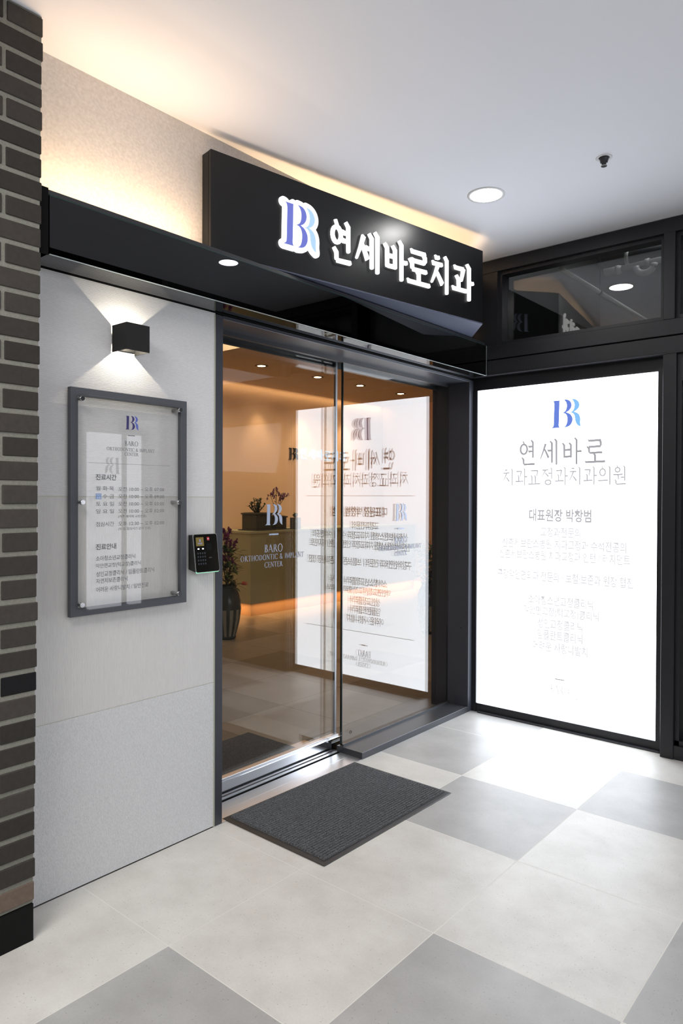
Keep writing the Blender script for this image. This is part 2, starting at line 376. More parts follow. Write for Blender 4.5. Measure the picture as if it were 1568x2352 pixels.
# brush-style Korean syllables in a 100-unit box
def syl(ch, w):
    P = []
    def V(x, y0, y1):
        P.append([(x - w / 2, y0 - w * .3), (x + w * .42, y0 - w * .55), (x + w * .45, y1 + w * .2), (x + w * .3, y1), (x - w * .28, y1), (x - w * .4, y1 + w * .25)])
        P.append([(x - w * 1.15, y0), (x - w * .6, y0 + w * .32), (x + w * .42, y0 - w * .5), (x + w * .2, y0 - w * 1.1), (x - w * .45, y0 - w * .75)])
    def H(x0, x1, y):
        t = w * .74
        P.append([(x0, y + t * .55), (x0 + w * .35, y - t * .6), (x1 - w * .2, y - t * .5), (x1, y - t * .15), (x1 - w * .25, y + t * .55), (x0 + w * .7, y + t * .38)])
    def Dg(a, b, w0=1.0, w1=.45):
        mx, my = (a[0] + b[0]) / 2, (a[1] + b[1]) / 2
        bend = (b[0] - a[0]) * .06
        P.extend(sweep([a, (mx + abs(bend) * .6, my - abs(bend) * .3), b], [w * w0, w * (w0 + w1) / 2, w * w1]))
    def O(cx, cy, rx, ry, tick=True):
        n = 22; a = []
        for k in range(n + 1):
            t = 2 * PI * k / n; a.append((cx + (rx - w * .4) * math.cos(t), cy + (ry - w * .4) * math.sin(t)))
        for k in range(n):
            P.extend(sweep([a[k], a[k + 1]], [w * (.62 + .3 * abs(math.cos(2 * PI * (k + .5) / n)))] * 2))
            P.append(disc(a[k][0], a[k][1], w * .33, 8))
        if tick: P.append([(cx - w * .75, cy + ry + w * .75), (cx - w * .15, cy + ry + w * .85), (cx + w * .55, cy + ry - w * .25), (cx + w * .1, cy + ry - w * .8)])
    if ch == '연': O(27, 66, 23, 24); H(49, 72, 76); H(49, 72, 57); V(76, 100, 30); V(26, 32, 6); H(24, 88, 6)
    elif ch == '세': Dg((30, 84), (2, 24), 1.0, .4); Dg((25, 62), (46, 28), .7, 1.0); H(38, 62, 57); V(63, 92, 8); V(86, 100, 0)
    elif ch == '바': V(12, 82, 26); V(46, 82, 26); H(12, 46, 57); H(12, 46, 31); V(74, 100, 0); H(76, 100, 50)
    elif ch == '로': H(14, 80, 88); V(77, 88, 66); H(18, 78, 65); V(21, 65, 42); H(20, 86, 42); V(50, 40, 10); H(0, 100, 8)
    elif ch == '치': H(18, 42, 93); H(4, 58, 76); Dg((36, 76), (2, 22), 1.0, .4); Dg((30, 52), (58, 24), .7, 1.0); V(82, 100, 0)
    elif ch == '과': H(8, 54, 84); Dg((52, 86), (42, 50), 1.0, .6); V(30, 60, 26); H(0, 70, 25); V(80, 100, 0); H(82, 102, 52)
    elif ch == '교': H(18, 80, 86); Dg((78, 88), (70, 52), 1.0, .6); V(32, 58, 12); V(60, 58, 12); H(0, 100, 9)
    elif ch == '정': H(6, 56, 88); Dg((34, 88), (2, 48), .9, .4); Dg((30, 72), (58, 50), .7, .9); H(54, 78, 70); V(82, 100, 36); O(54, 17, 27, 17, False)
    elif ch == '의': O(34, 68, 24, 23); H(0, 74, 24); V(86, 100, 0)
    elif ch == '원': O(32, 80, 21, 16); H(0, 70, 55); V(38, 54, 28); H(52, 78, 40); V(82, 100, 20); V(22, 26, 4); H(20, 92, 4)
    return P
def syls(bm, F, text, xs, z0, z1, w, depth, off=0.0):
    for ch, (a, b) in zip(text, xs):
        put(bm, F, [[(a + (b - a) * p[0] / 100, z0 + (z1 - z0) * p[1] / 100) for p in pl] for pl in syl(ch, w)], depth, off)
# roman capitals with serifs, cap height 1
def cap(ch):
    P = []; T, t, s = .135, .05, .10
    def S(x, y0=0, y1=1, w=T, b=True, top=True):
        P.append([(x - w / 2, y0), (x + w / 2, y0), (x + w / 2, y1), (x - w / 2, y1)])
        if b: P.append([(x - w / 2 - s, y0), (x + w / 2 + s, y0), (x + w / 2 + s, y0 + t), (x - w / 2 - s, y0 + t)])
        if top: P.append([(x - w / 2 - s, y1 - t), (x + w / 2 + s, y1 - t), (x + w / 2 + s, y1), (x - w / 2 - s, y1)])
    def A(cx, cy, rx, ry, a0, a1):
        n = 14; pts, ws = [], []
        for k in range(n + 1):
            a = math.radians(a0 + (a1 - a0) * k / n); pts.append((cx + (rx - T / 2) * math.cos(a), cy + (ry - t / 2) * math.sin(a))); ws.append(t + (T - t) * abs(math.cos(a)) ** 1.3)
        P.extend(sweep(pts, ws))
    def Lx(a, b, w): P.extend(sweep([a, b], [w, w]))
    if ch == 'B': S(.2); A(.27, .75, .33, .25, -90, 90); A(.27, .26, .40, .26, -90, 90); return P, .75
    if ch == 'A': Lx((.03, 0), (.42, 1), t * 1.2); Lx((.42, 1), (.80, 0), T); Lx((.18, .35), (.68, .35), t); Lx((-.06, t / 2), (.16, t / 2), t); Lx((.66, t / 2), (.94, t / 2), t); return P, .9
    if ch == 'R': S(.2); A(.27, .74, .36, .26, -90, 90); Lx((.42, .5), (.78, .02), T); Lx((.72, t / 2), (.95, t / 2), t); return P, .88
    if ch == 'O': A(.5, .5, .48, .52, 0, 360); return P, 1.06
    if ch == 'T': S(.42, top=False); Lx((.0, 1 - t / 2), (.84, 1 - t / 2), t * 1.2); Lx((.03, 1), (.03, .82), t); Lx((.81, 1), (.81, .82), t); return P, .86
    if ch == 'H': S(.18); S(.78); Lx((.18, .52), (.78, .52), t); return P, .98
    if ch == 'D': S(.2); A(.27, .5, .60, .5, -90, 90); return P, .96
    if ch == 'N': S(.12, w=t * 1.2); S(.80, w=t * 1.2, b=False); Lx((.12, .98), (.80, .02), T); return P, .95
    if ch == 'I': S(.2); return P, .42
    if ch == 'C': A(.5, .5, .48, .52, 42, 318); Lx((.86, .98), (.86, .74), t); return P, .95
    if ch == 'E': S(.2); [Lx((.2, y), (x, y), t * 1.2) for y, x in ((.025, .70), (.52, .56), (.975, .66))]; Lx((.70, 0), (.70, .2), t); Lx((.66, 1), (.66, .8), t); return P, .78
    if ch == 'L': S(.2); Lx((.2, .025), (.68, .025), t * 1.2); Lx((.68, 0), (.68, .22), t); return P, .72
    if ch == 'P': S(.2); A(.27, .73, .36, .27, -90, 90); return P, .72
    if ch == 'M': S(.12, w=t * 1.2); S(.95); Lx((.14, .98), (.52, .02), T); Lx((.52, .02), (.93, .98), t); return P, 1.15
    if ch == 'F': S(.2); [Lx((.2, y), (x, y), t * 1.2) for y, x in ((.52, .56), (.975, .66))]; Lx((.66, 1), (.66, .8), t); return P, .70
    if ch == '&': A(.36, .78, .20, .22, 0, 360); A(.34, .27, .33, .28, 60, 330); Lx((.22, .66), (.80, .02), T * .9); Lx((.60, .14), (.84, .50), t); return P, .95
    return P, .42
def caps(bm, F, text, x0, x1, zc, h, depth, off=0.0, dz=0.0, bold=0):
    """a line of roman capitals fitted between x0 and x1"""
    gl = [cap(c) for c in text]; tot = sum(g[1] for g in gl) + .06 * (len(gl) - 1); sx = (x1 - x0) / tot
    x = x0
    for P, w in gl:
        put(bm, F, [[(x + p[0] * sx, zc - h / 2 + p[1] * h) for p in pl] for pl in P], depth, off)
        x += (w + .06) * sx
_fc = {}
def sans(name, F, text, x0, x1, zc, h, m, parent, off=0.001, bold=0.0):
    """a line of plain lettering fitted between x0 and x1 on frame F"""
    c = D.curves.new('lettering', 'FONT'); c.body = text; c.resolution_u = 2; c.offset = bold
    to = D.objects.new('lettering', c); COL.objects.link(to)
    dg = bpy.context.evaluated_depsgraph_get()
    me = D.meshes.new_from_object(to.evaluated_get(dg))
    D.objects.remove(to); D.curves.remove(c)
    xs = [v.co.x for v in me.vertices]; ys = [v.co.y for v in me.vertices]
    ax, bx_, ay, by = min(xs), max(xs), min(ys), max(ys)
    o, d, u, n = F
    for v in me.vertices:
        U = x0 + (v.co.x - ax) / (bx_ - ax) * (x1 - x0); Vv = zc + ((v.co.y - ay) / (by - ay) - .5) * h
        v.co = o + d * U + u * Vv + n * off
    me.materials.clear(); me.materials.append(m)
    ob = D.objects.new(name, me); COL.objects.link(ob)
    if parent: ob.parent = parent
    return ob
def join_sans(name, F, rows, m, parent, off=0.001, bold=0.0):
    """several lines as one printed text"""
    bm = BM()
    for (t, x0, x1, zc, h) in rows:
        o = sans('lettering', F, t, x0, x1, zc, h, m, None, off, bold)
        bm.from_mesh(o.data); me = o.data; D.objects.remove(o); D.meshes.remove(me)
    me = D.meshes.new(name); bm.to_mesh(me); bm.free(); me.materials.append(m)
    ob = D.objects.new(name, me); COL.objects.link(ob); ob.parent = parent
    return ob
# the two-letter emblem: unit box, width 0..1, height 0..1
def _sm(pts, n=3):
    """Chaikin smoothing of an open chain, ends kept"""
    for _ in range(n):
        q = [pts[0]]
        for a, b in zip(pts, pts[1:]):
            q += [(a[0] * .75 + b[0] * .25, a[1] * .75 + b[1] * .25), (a[0] * .25 + b[0] * .75, a[1] * .25 + b[1] * .75)]
        q.append(pts[-1]); pts = q
    return pts
def _lg(x, y):
    t = 370 + .367 * (x - 290) if x < 905 else 370 + .367 * 615 + (x - 905) * .36
    b = 1395 + .31 * (x - 280)
    return ((x - 262) / 935.0, 1 - (y - t) / (b - t))
def emblem():
    L = lambda c: [_lg(*p) for p in c]
    stem = L(_sm([(268, 366), (320, 392), (355, 440), (366, 530), (366, 560)], 2) + _sm([(352, 1250), (350, 1320), (332, 1372), (262, 1392)], 2)) + L([(400, 1434), (552, 1480)]) + L(_sm([(552, 1480), (522, 1440), (515, 1380), (520, 1250)], 2)) + L([(535, 460)])
    bu = [L(_sm([(665, 490), (790, 545), (880, 650), (922, 790), (900, 900), (830, 975), (745, 992)])), L(_sm([(665, 490), (735, 590), (770, 720), (760, 860), (715, 950), (620, 965)]))]
    bl = [L(_sm([(745, 992), (860, 1085), (935, 1220), (955, 1350), (920, 1470), (830, 1545), (660, 1518)])), L(_sm([(620, 965), (720, 1020), (775, 1130), (792, 1260), (775, 1400), (735, 1490), (660, 1518)]))]
    ru = [L(_sm([(900, 572), (1020, 632), (1115, 740), (1165, 880), (1145, 985), (1075, 1055), (990, 1072)])), L(_sm([(900, 572), (975, 680), (1012, 820), (1000, 950), (950, 1040), (865, 1045)]))]
    rl = [L(_sm([(990, 1072), (1100, 1160), (1165, 1270), (1192, 1400), (1182, 1540), (1200, 1690)])), L(_sm([(865, 1045), (960, 1110), (1012, 1210), (1026, 1340), (1045, 1480), (1105, 1600), (1200, 1690)]))]
    def quads(pr):
        a, b = pr; n = min(len(a), len(b)); out = []
        for i in range(n - 1):
            ia, ja = int(i * (len(a) - 1) / (n - 1)), int((i + 1) * (len(a) - 1) / (n - 1))
            ib, jb = int(i * (len(b) - 1) / (n - 1)), int((i + 1) * (len(b) - 1) / (n - 1))
            q = [a[ia], a[ja], b[jb], b[ib]]
            q2 = []
            for p in q:
                if not any(abs(p[0] - s[0]) < 1e-5 and abs(p[1] - s[1]) < 1e-5 for s in q2): q2.append(p)
            if len(q2) > 2: out.append(q2)
        return out
    top = 0.0
    return [stem] + quads(bu) + quads(bl), quads(ru) + quads(rl), [stem, bu[0] + bl[0], bu[1] + bl[1], ru[0] + rl[0], ru[1] + rl[1]]
EMB = emblem()
def put_emblem(name, F, x0, x1, z0, z1, m1, m2, parent, depth=0.001, off=0.0005):
    sc = lambda pl: [(x0 + p[0] * (x1 - x0), z0 + p[1] * (z1 - z0)) for p in pl]
    bm = BM(); put(bm, F, [sc(p) for p in EMB[0]], depth, off)
    n = len(bm.faces); put(bm, F, [sc(p) for p in EMB[1]], depth, off)
    bm.faces.ensure_lookup_table()
    for i in range(n, len(bm.faces)): bm.faces[i].material_index = 1
    return mk(name, bm, [m1, m2], parent)
def bar(bm, F, x0, x1, z0, z1, depth=0.0008, off=0.0005): put(bm, F, [[(x0, z0), (x1, z0), (x1, z1), (x0, z1)]], depth, off)

# ================================================================== SETTING
# floor: 60 cm stone tiles, light and grey
GX, GY, TS = -1.8344, 1.336, 0.6
DARK = {(0, -1), (1, 0), (2, 1), (0, 2), (1, 3), (-1, 3), (-1, 4), (3, 2), (-1, -3), (2, -2), (4, 3), (3, -1), (4, 0)}
bm = BM(); g = 0.0016
def quad(bm, x0, x1, y0, y1, z, mi=0):
    f = bm.faces.new([bm.verts.new(p) for p in ((x0, y0, z), (x1, y0, z), (x1, y1, z), (x0, y1, z))]); f.material_index = mi
xs = [AX, GX] + [GX + TS * k for k in range(1, 10)]; ys = [GY + TS * k for k in range(-8, 5)] + [BY + 0.05]
for i in range(len(xs) - 1):
    for j in range(len(ys) - 1):
        mi = 1 if (i - 1, j - 8) in DARK else 0
        quad(bm, xs[i] + g, xs[i + 1] - g, ys[j] + g, ys[j + 1] - g, 0, mi)
for x in xs[1:]: quad(bm, x - g, x + g, ys[0], ys[-1], 0, 2)
for i in range(len(xs) - 1):
    for y in ys: quad(bm, xs[i] + g, xs[i + 1] - g, y - g, y + g, 0, 2)
tag(mk('floor', bm, [M['tile_light'], M['tile_dark'], M['grout']]), kind='structure')
# walkway ceiling
tag(bx('ceiling', AX - 0.1, -0.27, -4.0, HY + 0.09, CZ, CZ + 0.12, M['ceiling']), kind='structure')
# wall with the door: three rows of textured board, and the rough wall above the canopy
bm = BM(); box(bm, AX - .12, AX, -1.0, 1.952, 0.004, 0.6225); w1 = mk('wall_left', bm, M['wall_s']); tag(w1, kind='structure')
for nm, z0, z1, m in (('wall_board', 0.6245, 1.4165, 'wall_v'), ('wall_board', 1.4185, 2.2035, 'wall_h')):
    o = bx(nm, AX - .12, AX, -1.0, 1.952, z0, z1, M[m], w1)
bx('board_joint', AX - .12, AX - .0015, -1.0, 1.952, 0.6225, 0.6245, plain('board_joint', (0.62, 0.60, 0.46), 0.8), w1)
bx('board_joint', AX - .12, AX - .0015, -1.0, 1.952, 1.4165, 1.4185, D.materials['board_joint'], w1)
bx('upper_wall', AX - .12, AX, -1.0, BY + .02, 2.43, CZ, M['wall_u'], w1)
bx('lintel', AX - .22, AX - .002, -1.0, BY + .02, 2.2035, 2.43, M['black'], w1)
bx('lintel', AX - .22, AX - .121, -1.0, 9.3, 2.43, 3.0, M['black'], w1)
bx('wall_foot_gap', AX - .12, AX - .004, -1.0, 1.952, 0.0, 0.004, M['black'], w1)
# pale sealant along the door frame
bx('sealant', AX - .02, AX + .001, 1.946, 1.9525, 0.0, 2.199, plain('sealant', (0.42, 0.42, 0.33), 0.6), w1)

# door frame (fixed)
T1 = tag(thing('trim_1', None, None), kind='structure')
bx('frame_post', AX - .26, AX + .002, 1.9527, 1.993, 0, 2.2, M['doorframe'], T1, .001)
bx('frame_post', AX - .26, AX + .002, 4.096, BY + .0, 0, 2.2, M['doorframe'], T1, .001)
bx('frame_header', AX - .26, AX + .002, 1.993, 4.096, 2.186, 2.2, M['doorframe'], T1, .001)
bx('header_lip', AX - .002, AX + .0045, 1.993, 4.096, 2.1955, 2.2, M['doorframe'], T1)
bx('glazing_channel', FXG - .012, FXG + .012, 1.993, 4.096, 2.166, 2.186, M['frame'], T1)
bx('glazing_channel', SLX - .02, SLX - .010, 1.993, 4.096, 2.150, 2.186, M['frame'], T1)
bx('inner_post', -2.64, SLX - .02, 4.095, 4.16, 0, 2.2, M['frame'], T1)
bx('screw_head', AX - .055, AX - .050, 4.094, 4.0962, 0.55, 0.556, M['black'], T1)
# raised sill under the fixed pane
S1 = tag(bx('trim_2', FXG - .02, AX + .001, 2.972, 4.096, 0.0, 0.036, M['sill'], None, .0012), kind='structure')
bx('glass_bead', FXG + .008, FXG + .018, 2.985, 4.096, 0.036, 0.046, M['sill'], S1)
# threshold plate with its slot
TH = tag(bx('trim_3', -2.509, AX + .0005, 1.993, 2.972, 0.0, 0.0022, M['steel']), kind='structure')
bx('threshold_strip', -2.509, -2.44, 1.993, 2.972, 0.0022, 0.003, M['steel'], TH)
bx('track_slot', -2.531, -2.509, 1.993, 2.99, 0.0, 0.001, M['black'], TH)
bx('inner_plate', -2.80, -2.531, 1.993, 2.99, 0.0, 0.002, M['steel'], TH)

# sliding door leaf
D1 = tag(thing('door_1', None, None), kind='structure')
bx('glass_pane', SLX - .006, SLX + .006, 1.975, 3.0, 0.08, 2.17, M['glass'], D1)
bx('bottom_rail', SLX - .02, SLX + .030, 1.975, 3.022, 0.006, 0.072, M['mirrorsteel'], D1, .001)
bx('rail_cap', SLX - .015, SLX + .020, 1.975, 3.022, 0.072, 0.083, M['steel'], D1, .001)
bx('edge_stile', SLX - .008, SLX + .008, 3.0, 3.016, 0.083, 2.18, M['stile'], D1, .002)
FD = frame((SLX + .0065, 0, 0), (0, 1, 0), (1, 0, 0))
def decal(par, F, y, s):
    put_emblem('emblem_decal', F, y - .0615 * s, y + .0615 * s, 1.277, 1.382, M['decal'], M['decal'], par)
    bm = BM(); bar(bm, F, y - .033 * s, y + .033 * s, 1.2255, 1.2335)
    caps(bm, F, 'BARO', y - .066 * s, y + .066 * s, 1.159, .040, .0006, .0004)
    caps(bm, F, 'ORTHODONTIC & IMPLANT', y - .225 * s, y + .225 * s, 1.1155, .027, .0006, .0004)
    caps(bm, F, 'CENTER', y - .064 * s, y + .064 * s, 1.0765, .027, .0006, .0004)
    mk('lettering', bm, M['decal'], par)
decal(D1, FD, 2.5195, 1.0)
# fixed pane
W1 = tag(thing('window_1', None, None), kind='structure')
bx('glass_pane', FXG - .006, FXG + .006, 2.989, 4.096, 0.04, 2.18, M['glass'], W1)
bx('glass_edge', FXG - .006, FXG + .006, 2.983, 2.989, 0.04, 2.18, plain('dark_glass_edge', (0.004, 0.012, 0.012), 0.15), W1)
decal(W1, frame((FXG + .0065, 0, 0), (0, 1, 0), (1, 0, 0)), 3.5415, 1.0)
bm = BM(); lathe(bm, [(.009, 0), (.009, .002), (.006, .002), (.006, 0)], 20, (FXG + .0065, 3.06, .095), axis='X', close=False); mk('glass_stamp', bm, M['frame'], W1)

# ---- end wall: dark framing, light box bay, transom windows
EW = tag(thing('wall_back', None, None), kind='structure')
B = M['frame_b']
bx('header_beam', AX - .0, 0.6, HY + .012, BY + .08, 2.212, 2.3055, B, EW, .002)
bx('header_beam', AX - .0, 0.6, HY, BY + .08, 2.3095, 2.395, B, EW, .002)
bx('header_lip', AX - .0, 0.6, HY, HY + .02, 2.2086, 2.2165, B, EW, .001)
bx('head_band', AX - .0, 0.6, BY - .004, BY + .08, 2.131, 2.212, B, EW)
bx('top_rail', AX - .0, 0.6, HY, BY + .08, 2.866, CZ - .004, B, EW, .001)
bx('frame_post', -1.143, -1.0745, HY + .004, BY + .08, 0, 2.212, B, EW, .002)
bx('frame_post', -1.143, -1.084, HY, BY + .08, 2.395, 2.868, B, EW, .002)
bx('frame_post', AX, -2.144, HY + .004, BY + .08, 2.395, 2.868, B, EW)
bx('frame_post', AX - .0, -2.3215, BY - .010, BY + .08, 0, 2.131, B, EW)
bx('frame_post', -1.1865, -1.143, BY - .010, BY + .08, 0, 2.212, B, EW)
bx('bottom_rail', -2.3215, -1.1865, BY - .006, BY + .08, 0.0, 0.0565, B, EW)
bx('floor_ledge', -2.30, -1.16, BY - .030, BY - .006, 0.0, 0.010, M['frame'], EW, .001)
bx('bottom_rail', -1.0745, 0.6, HY + .012, BY + .08, 0.0, 0.075, B, EW)
bx('silver_seam', -1.1500, -1.1465, HY + .055, HY + .065, 0.03, 2.10, plain('silver_seam', (0.5, 0.5, 0.5), 0.4), EW)
bx('corner_cover', AX, -2.335, HY - .0, HY + .05, 2.395, CZ - .004, M['wall_u'], EW)
bx('wall_beyond', 0.55, 0.7, HY, BY + .3, 0, 3.2, M['oppwall'], EW)
# inner frames of the transom
for x0, x1, nm in ((-2.144, -1.143, 'window_2'), (-1.084, -0.1, 'window_3')):
    w = tag(thing(nm, None, None), kind='structure')
    bx('glass_pane', x0, x1, HY + .110, HY + .116, 2.395, 2.868, M['windowglass'], w)
    for a, b, c, d in ((x0, x1, 2.395, 2.42), (x0, x1, 2.846, 2.868)):
        bx('window_bead', a, b, HY + .03, HY + .109, c, d, B, w)
    for a, b in ((x0, x0 + .02), (x1 - .02, x1)): bx('window_bead', a, b, HY + .03, HY + .109, 2.42, 2.846, B, w)
# side window with a film behind
w = tag(thing('window_4', None, None), kind='structure')
bx('glass_pane', -1.0745, 0.0, HY + .110, HY + .116, 0.075, 2.212, M['windowglass'], w)
bx('window_film', -1.0745, 0.0, HY + .135, HY + .140, 0.075, 2.212, M['film'], w)
bx('window_bead', -1.0745, -1.052, HY + .03, HY + .109, 0.075, 2.06, B, w)
bx('window_bead', -1.0745, 0.0, HY + .03, HY + .109, 0.075, 0.10, B, w)
bx('window_bead', -1.0745, 0.0, HY + .03, HY + .109, 2.06, 2.212, B, w)

# ceiling void behind the transom
VD = tag(thing('wall_void', None, None), kind='structure')
bx('void_back', -2.52, 1.5, 6.9, 7.0, 2.2, 4.2, M['voidwall'], VD)
bx('void_side', -2.57, -2.52, 4.25, 7.0, 2.2, 4.2, M['voidwall'], VD)
bx('void_side', 1.5, 1.6, 4.3, 7.0, 2.2, 4.2, M['voidwall'], VD)
bx('void_top', -2.57, 1.6, 4.3, 7.0, 4.2, 4.3, M['voidwall'], VD)
bx('void_floor', -2.57, 1.6, 4.25, 7.0, 2.15, 2.2, M['voidwall'], VD)
bx('dark_pier', -1.62, -1.38, 5.9, 6.6, 2.2, 4.2, M['pipewrap'], VD)
area('void_light', (-1.0, 5.2, 4.1), (0, 0, 0), 1.0, 1.0, 22, (0.85, 0.9, 1.0))  # added light that lifts the otherwise unlit void behind the glass

# ---- lobby shell
LF = tag(thing('lobby_floor', None, None), kind='structure')
bm = BM(); lx = [-2.80 - .6 * k for k in range(0, 9)]; ly = [1.0 + .6 * k for k in range(0, 15)]
LD = {(0, 1), (0, 2), (1, 3), (2, 2), (2, 5), (3, 4), (4, 6), (1, 6), (5, 7), (3, 8), (0, 5)}
for i in range(len(lx) - 1):
    for j in range(len(ly) - 1):
        mi = 1 if (i, j) in LD else 0
        quad(bm, lx[i + 1] + g, lx[i] - g, ly[j] + g, ly[j + 1] - g, 0, mi)
for x in lx: quad(bm, x - g, x + g, ly[0], ly[-1], 0, 2)
for i in range(len(lx) - 1):
    for y in ly: quad(bm, lx[i + 1] + g, lx[i] - g, y - g, y + g, 0, 2)
mk('floor_tiles', bm, [M['lobby_light_tile'], M['lobby_dark_tile'], plain('brown_grout', (0.13, 0.11, 0.09), 0.8)], LF)
bx('floor_margin', -2.80, AX - .002, 1.0, 9.2, -.02, -.0005, M['lobby_dark_tile'], LF)
tag(bx('wall_lobby_back', -7.0, -6.85, 1.0, 9.3, 0, 2.9, M['lobbywall']), kind='structure')
tag(bx('wall_lobby_end', -6.85, -2.7, 9.15, 9.3, 0, 2.9, M['lobbywall']), kind='structure')
tag(bx('wall_lobby_near', -6.85, -2.7, 0.9, 1.0, 0, 2.9, M['lobbywall']), kind='structure')
tag(bx('wall_lobby_side', -2.66, -2.577, 4.25, 9.3, 0, 2.9, M['lobbywall']), kind='structure')
tag(bx('wall_lobby_front', -2.62, AX - .125, 1.0, 1.9, 0, 2.9, M['lobbywall']), kind='structure')
LC = tag(thing('lobby_ceiling', None, None), kind='structure')
bm = BM()
for a in ((-5.12, -2.62, 1.0, 9.15), (-6.85, -5.65, 1.0, 9.15), (-5.65, -5.12, 1.0, 3.6), (-5.65, -5.12, 4.67, 9.15)): box(bm, *a, 2.9, 3.0)
mk('ceiling_board', bm, M['lobbyceil'], LC)
bx('coffer_lining', -5.66, -5.65, 3.6, 4.68, 2.9, 3.12, M['whiteplastic'], LC)
bx('coffer_lining', -5.65, -5.12, 4.67, 4.68, 3.0, 3.12, M['whiteplastic'], LC)
bx('coffer_light', -5.66, -5.1, 3.59, 4.68, 3.12, 3.13, emit('coffer_glow', (1.0, 0.80, 0.50), 6.0), LC)

# ================================================================== THINGS
# brick pillar
bp = thing('brick_pillar', 'dark brown brick pillar with pale mortar standing beside the entrance wall', 'pillar')
bm = BM(); tone = bm.faces.layers.float.new('tone')
PX, PY = -2.188, 1.078
pitch_z, bh = 0.0744, 0.0585
z = 0.128; k = 0
while z < CZ - .012:
    h = min(bh, CZ - .005 - z)
    lean = 0.030 * (z / 2.95)
    y = PY + lean + random.uniform(-.0025, .0025)
    L = 0.112 if k % 2 else 0.19
    while y > 0.1:
        dx = random.uniform(-.0015, .0015); n0 = len(bm.faces)
        zz = z + random.uniform(-.001, .001)
        box(bm, PX - .095, PX + dx, y - L, y, zz, zz + h)
        bm.faces.ensure_lookup_table(); t = random.uniform(0.15, 0.85)
        if k == 0: t = 1.0
        if k == 9: t = 0.0
        for f in bm.faces[n0:]: f[tone] = t
        y -= L + 0.0125; L = 0.19
    z += pitch_z; k += 1
bevel(bm, .0022, 1)
ob = mk('brick_facing', bm, M['brick'], bp)
bm = BM(); box(bm, -2.33, PX - .0045, 0.0, PY - .003, .12, CZ)
vs = bm.verts
for v in vs:
    if v.co.z > 1 and v.co.y > .5: v.co.y += .030
mk('mortar_core', bm, M['mortar'], bp)
bx('plinth', -2.33, PX + .002, 0.0, PY - .004, 0.0, .118, M['skirting'], bp)

# canopy with black glass fascia and soffit
cn = thing('door_canopy', 'black glass canopy box running over the sliding door under the shop sign', 'canopy', (AX, 2.6, 2.2))
cn.location = (0, 0, 0)
bx('fascia_glass', FX - .008, FX, 1.143, HY - .002, 2.2092, 2.400, M['fasciaglass'], cn)
bx('glass_top_edge', FX - .008, FX + .0003, 1.143, HY - .002, 2.400, 2.4012, M['edge'], cn)
bx('glass_bottom_edge', FX - .008, FX + .0006, 1.143, HY - .002, 2.2078, 2.2092, M['edgebright'], cn)
bx('glass_end_edge', FX - .008, FX + .0006, HY - .006, HY - .002, 2.2092, 2.400, M['edgebright'], cn)
bx('soffit_glass', AX + .004, FX - .0085, 1.10, HY - .002, 2.2072, 2.2150, plain('black_soffit_glass', (0.004, 0.004, 0.004), 0.02, spec=0.75), cn)
bx('canopy_lid', AX + .001, FX - .012, 1.0, HY - .002, 2.4075, 2.4225, M['frame'], cn)
bx('inner_back', AX + .0005, AX + .004, 1.0, HY - .002, 2.2150, 2.4075, M['black'], cn)
bx('canopy_end', AX + .001, FX, 1.09, 1.139, 2.2072, 2.4225, M['black'], cn)
bx('wall_bead', AX, AX + .0038, 1.0, HY - .002, 2.2035, 2.2072, M['black'], cn)
bx('led_channel', -2.267, -2.243, 1.12, 1.84, 2.4225, 2.4262, M['frame'], cn)
dl = thing('canopy_downlight', 'small round lamp glowing behind the black glass fascia of the canopy', 'light', (-2.278, 1.957, 2.4070))  # glowing disc added to stand in for a lamp reflected in the fascia
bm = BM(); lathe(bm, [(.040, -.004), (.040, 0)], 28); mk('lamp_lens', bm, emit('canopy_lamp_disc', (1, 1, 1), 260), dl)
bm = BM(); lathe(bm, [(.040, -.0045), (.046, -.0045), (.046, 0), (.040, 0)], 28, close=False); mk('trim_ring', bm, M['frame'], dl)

# shop sign: a shallow box set at an angle, on a sloping foot plate
SG = thing('shop_sign', 'long black shop sign box with glowing white Korean letters above the door', 'sign')
p0 = Vector((-2.286, 1.868, 0)); p1 = Vector((-2.012, 3.644, 0)); e = (p1 - p0).normalized(); nn = Vector((e.y, -e.x, 0))
SL = (p1 - p0).length
def corner(s, t): q = p0 + e * s - nn * t; return (q.x, q.y)
bm = BM(); prism(bm, [corner(0, 0), corner(SL, 0), corner(SL, .018), corner(0, .018)], 2.4325, 2.85); bevel(bm, .001, 1)
mk('sign_front', bm, M['signblack'], SG)
bm = BM(); prism(bm, [corner(.0, .0205), corner(SL, .0205), corner(SL, .068), corner(.0, .068)], 2.4325, 2.848)
mk('sign_case', bm, M['signblack'], SG)
q1 = Vector((corner(SL, 0)[0], corner(SL, 0)[1], 0)); q2 = Vector((-2.350, 4.046, 0)); e2 = (q2 - q1).normalized(); n2 = Vector((e2.y, -e2.x, 0))
c2 = lambda s_, t_: tuple((q1 + e2 * s_ - n2 * t_)[:2])
RL = (q2 - q1).length
bm = BM(); prism(bm, [c2(.020, 0), c2(RL, 0), c2(RL - .03, .02), c2(.030, .02)], 2.4325, 2.85)
mk('return_face', bm, M['signblack'], SG)
put_emblem('return_emblem', (q1, e2, Vector((0, 0, 1)), n2), .22, .34, 2.57, 2.69, M['decal'], M['decal'], SG, .004, .0002)
bm = BM(); prism(bm, [corner(0, 0), corner(SL, 0), c2(RL - .02, 0), c2(RL - .02, .035), corner(.0, .055)], 2.4265, 2.4325)
mk('foot_plate', bm, M['signunder'], SG)
FS = (p0, e, Vector((0, 0, 1)), nn)
WL = emit('white_letter_face', (1, 1, 1), 1.7)
bm = BM()
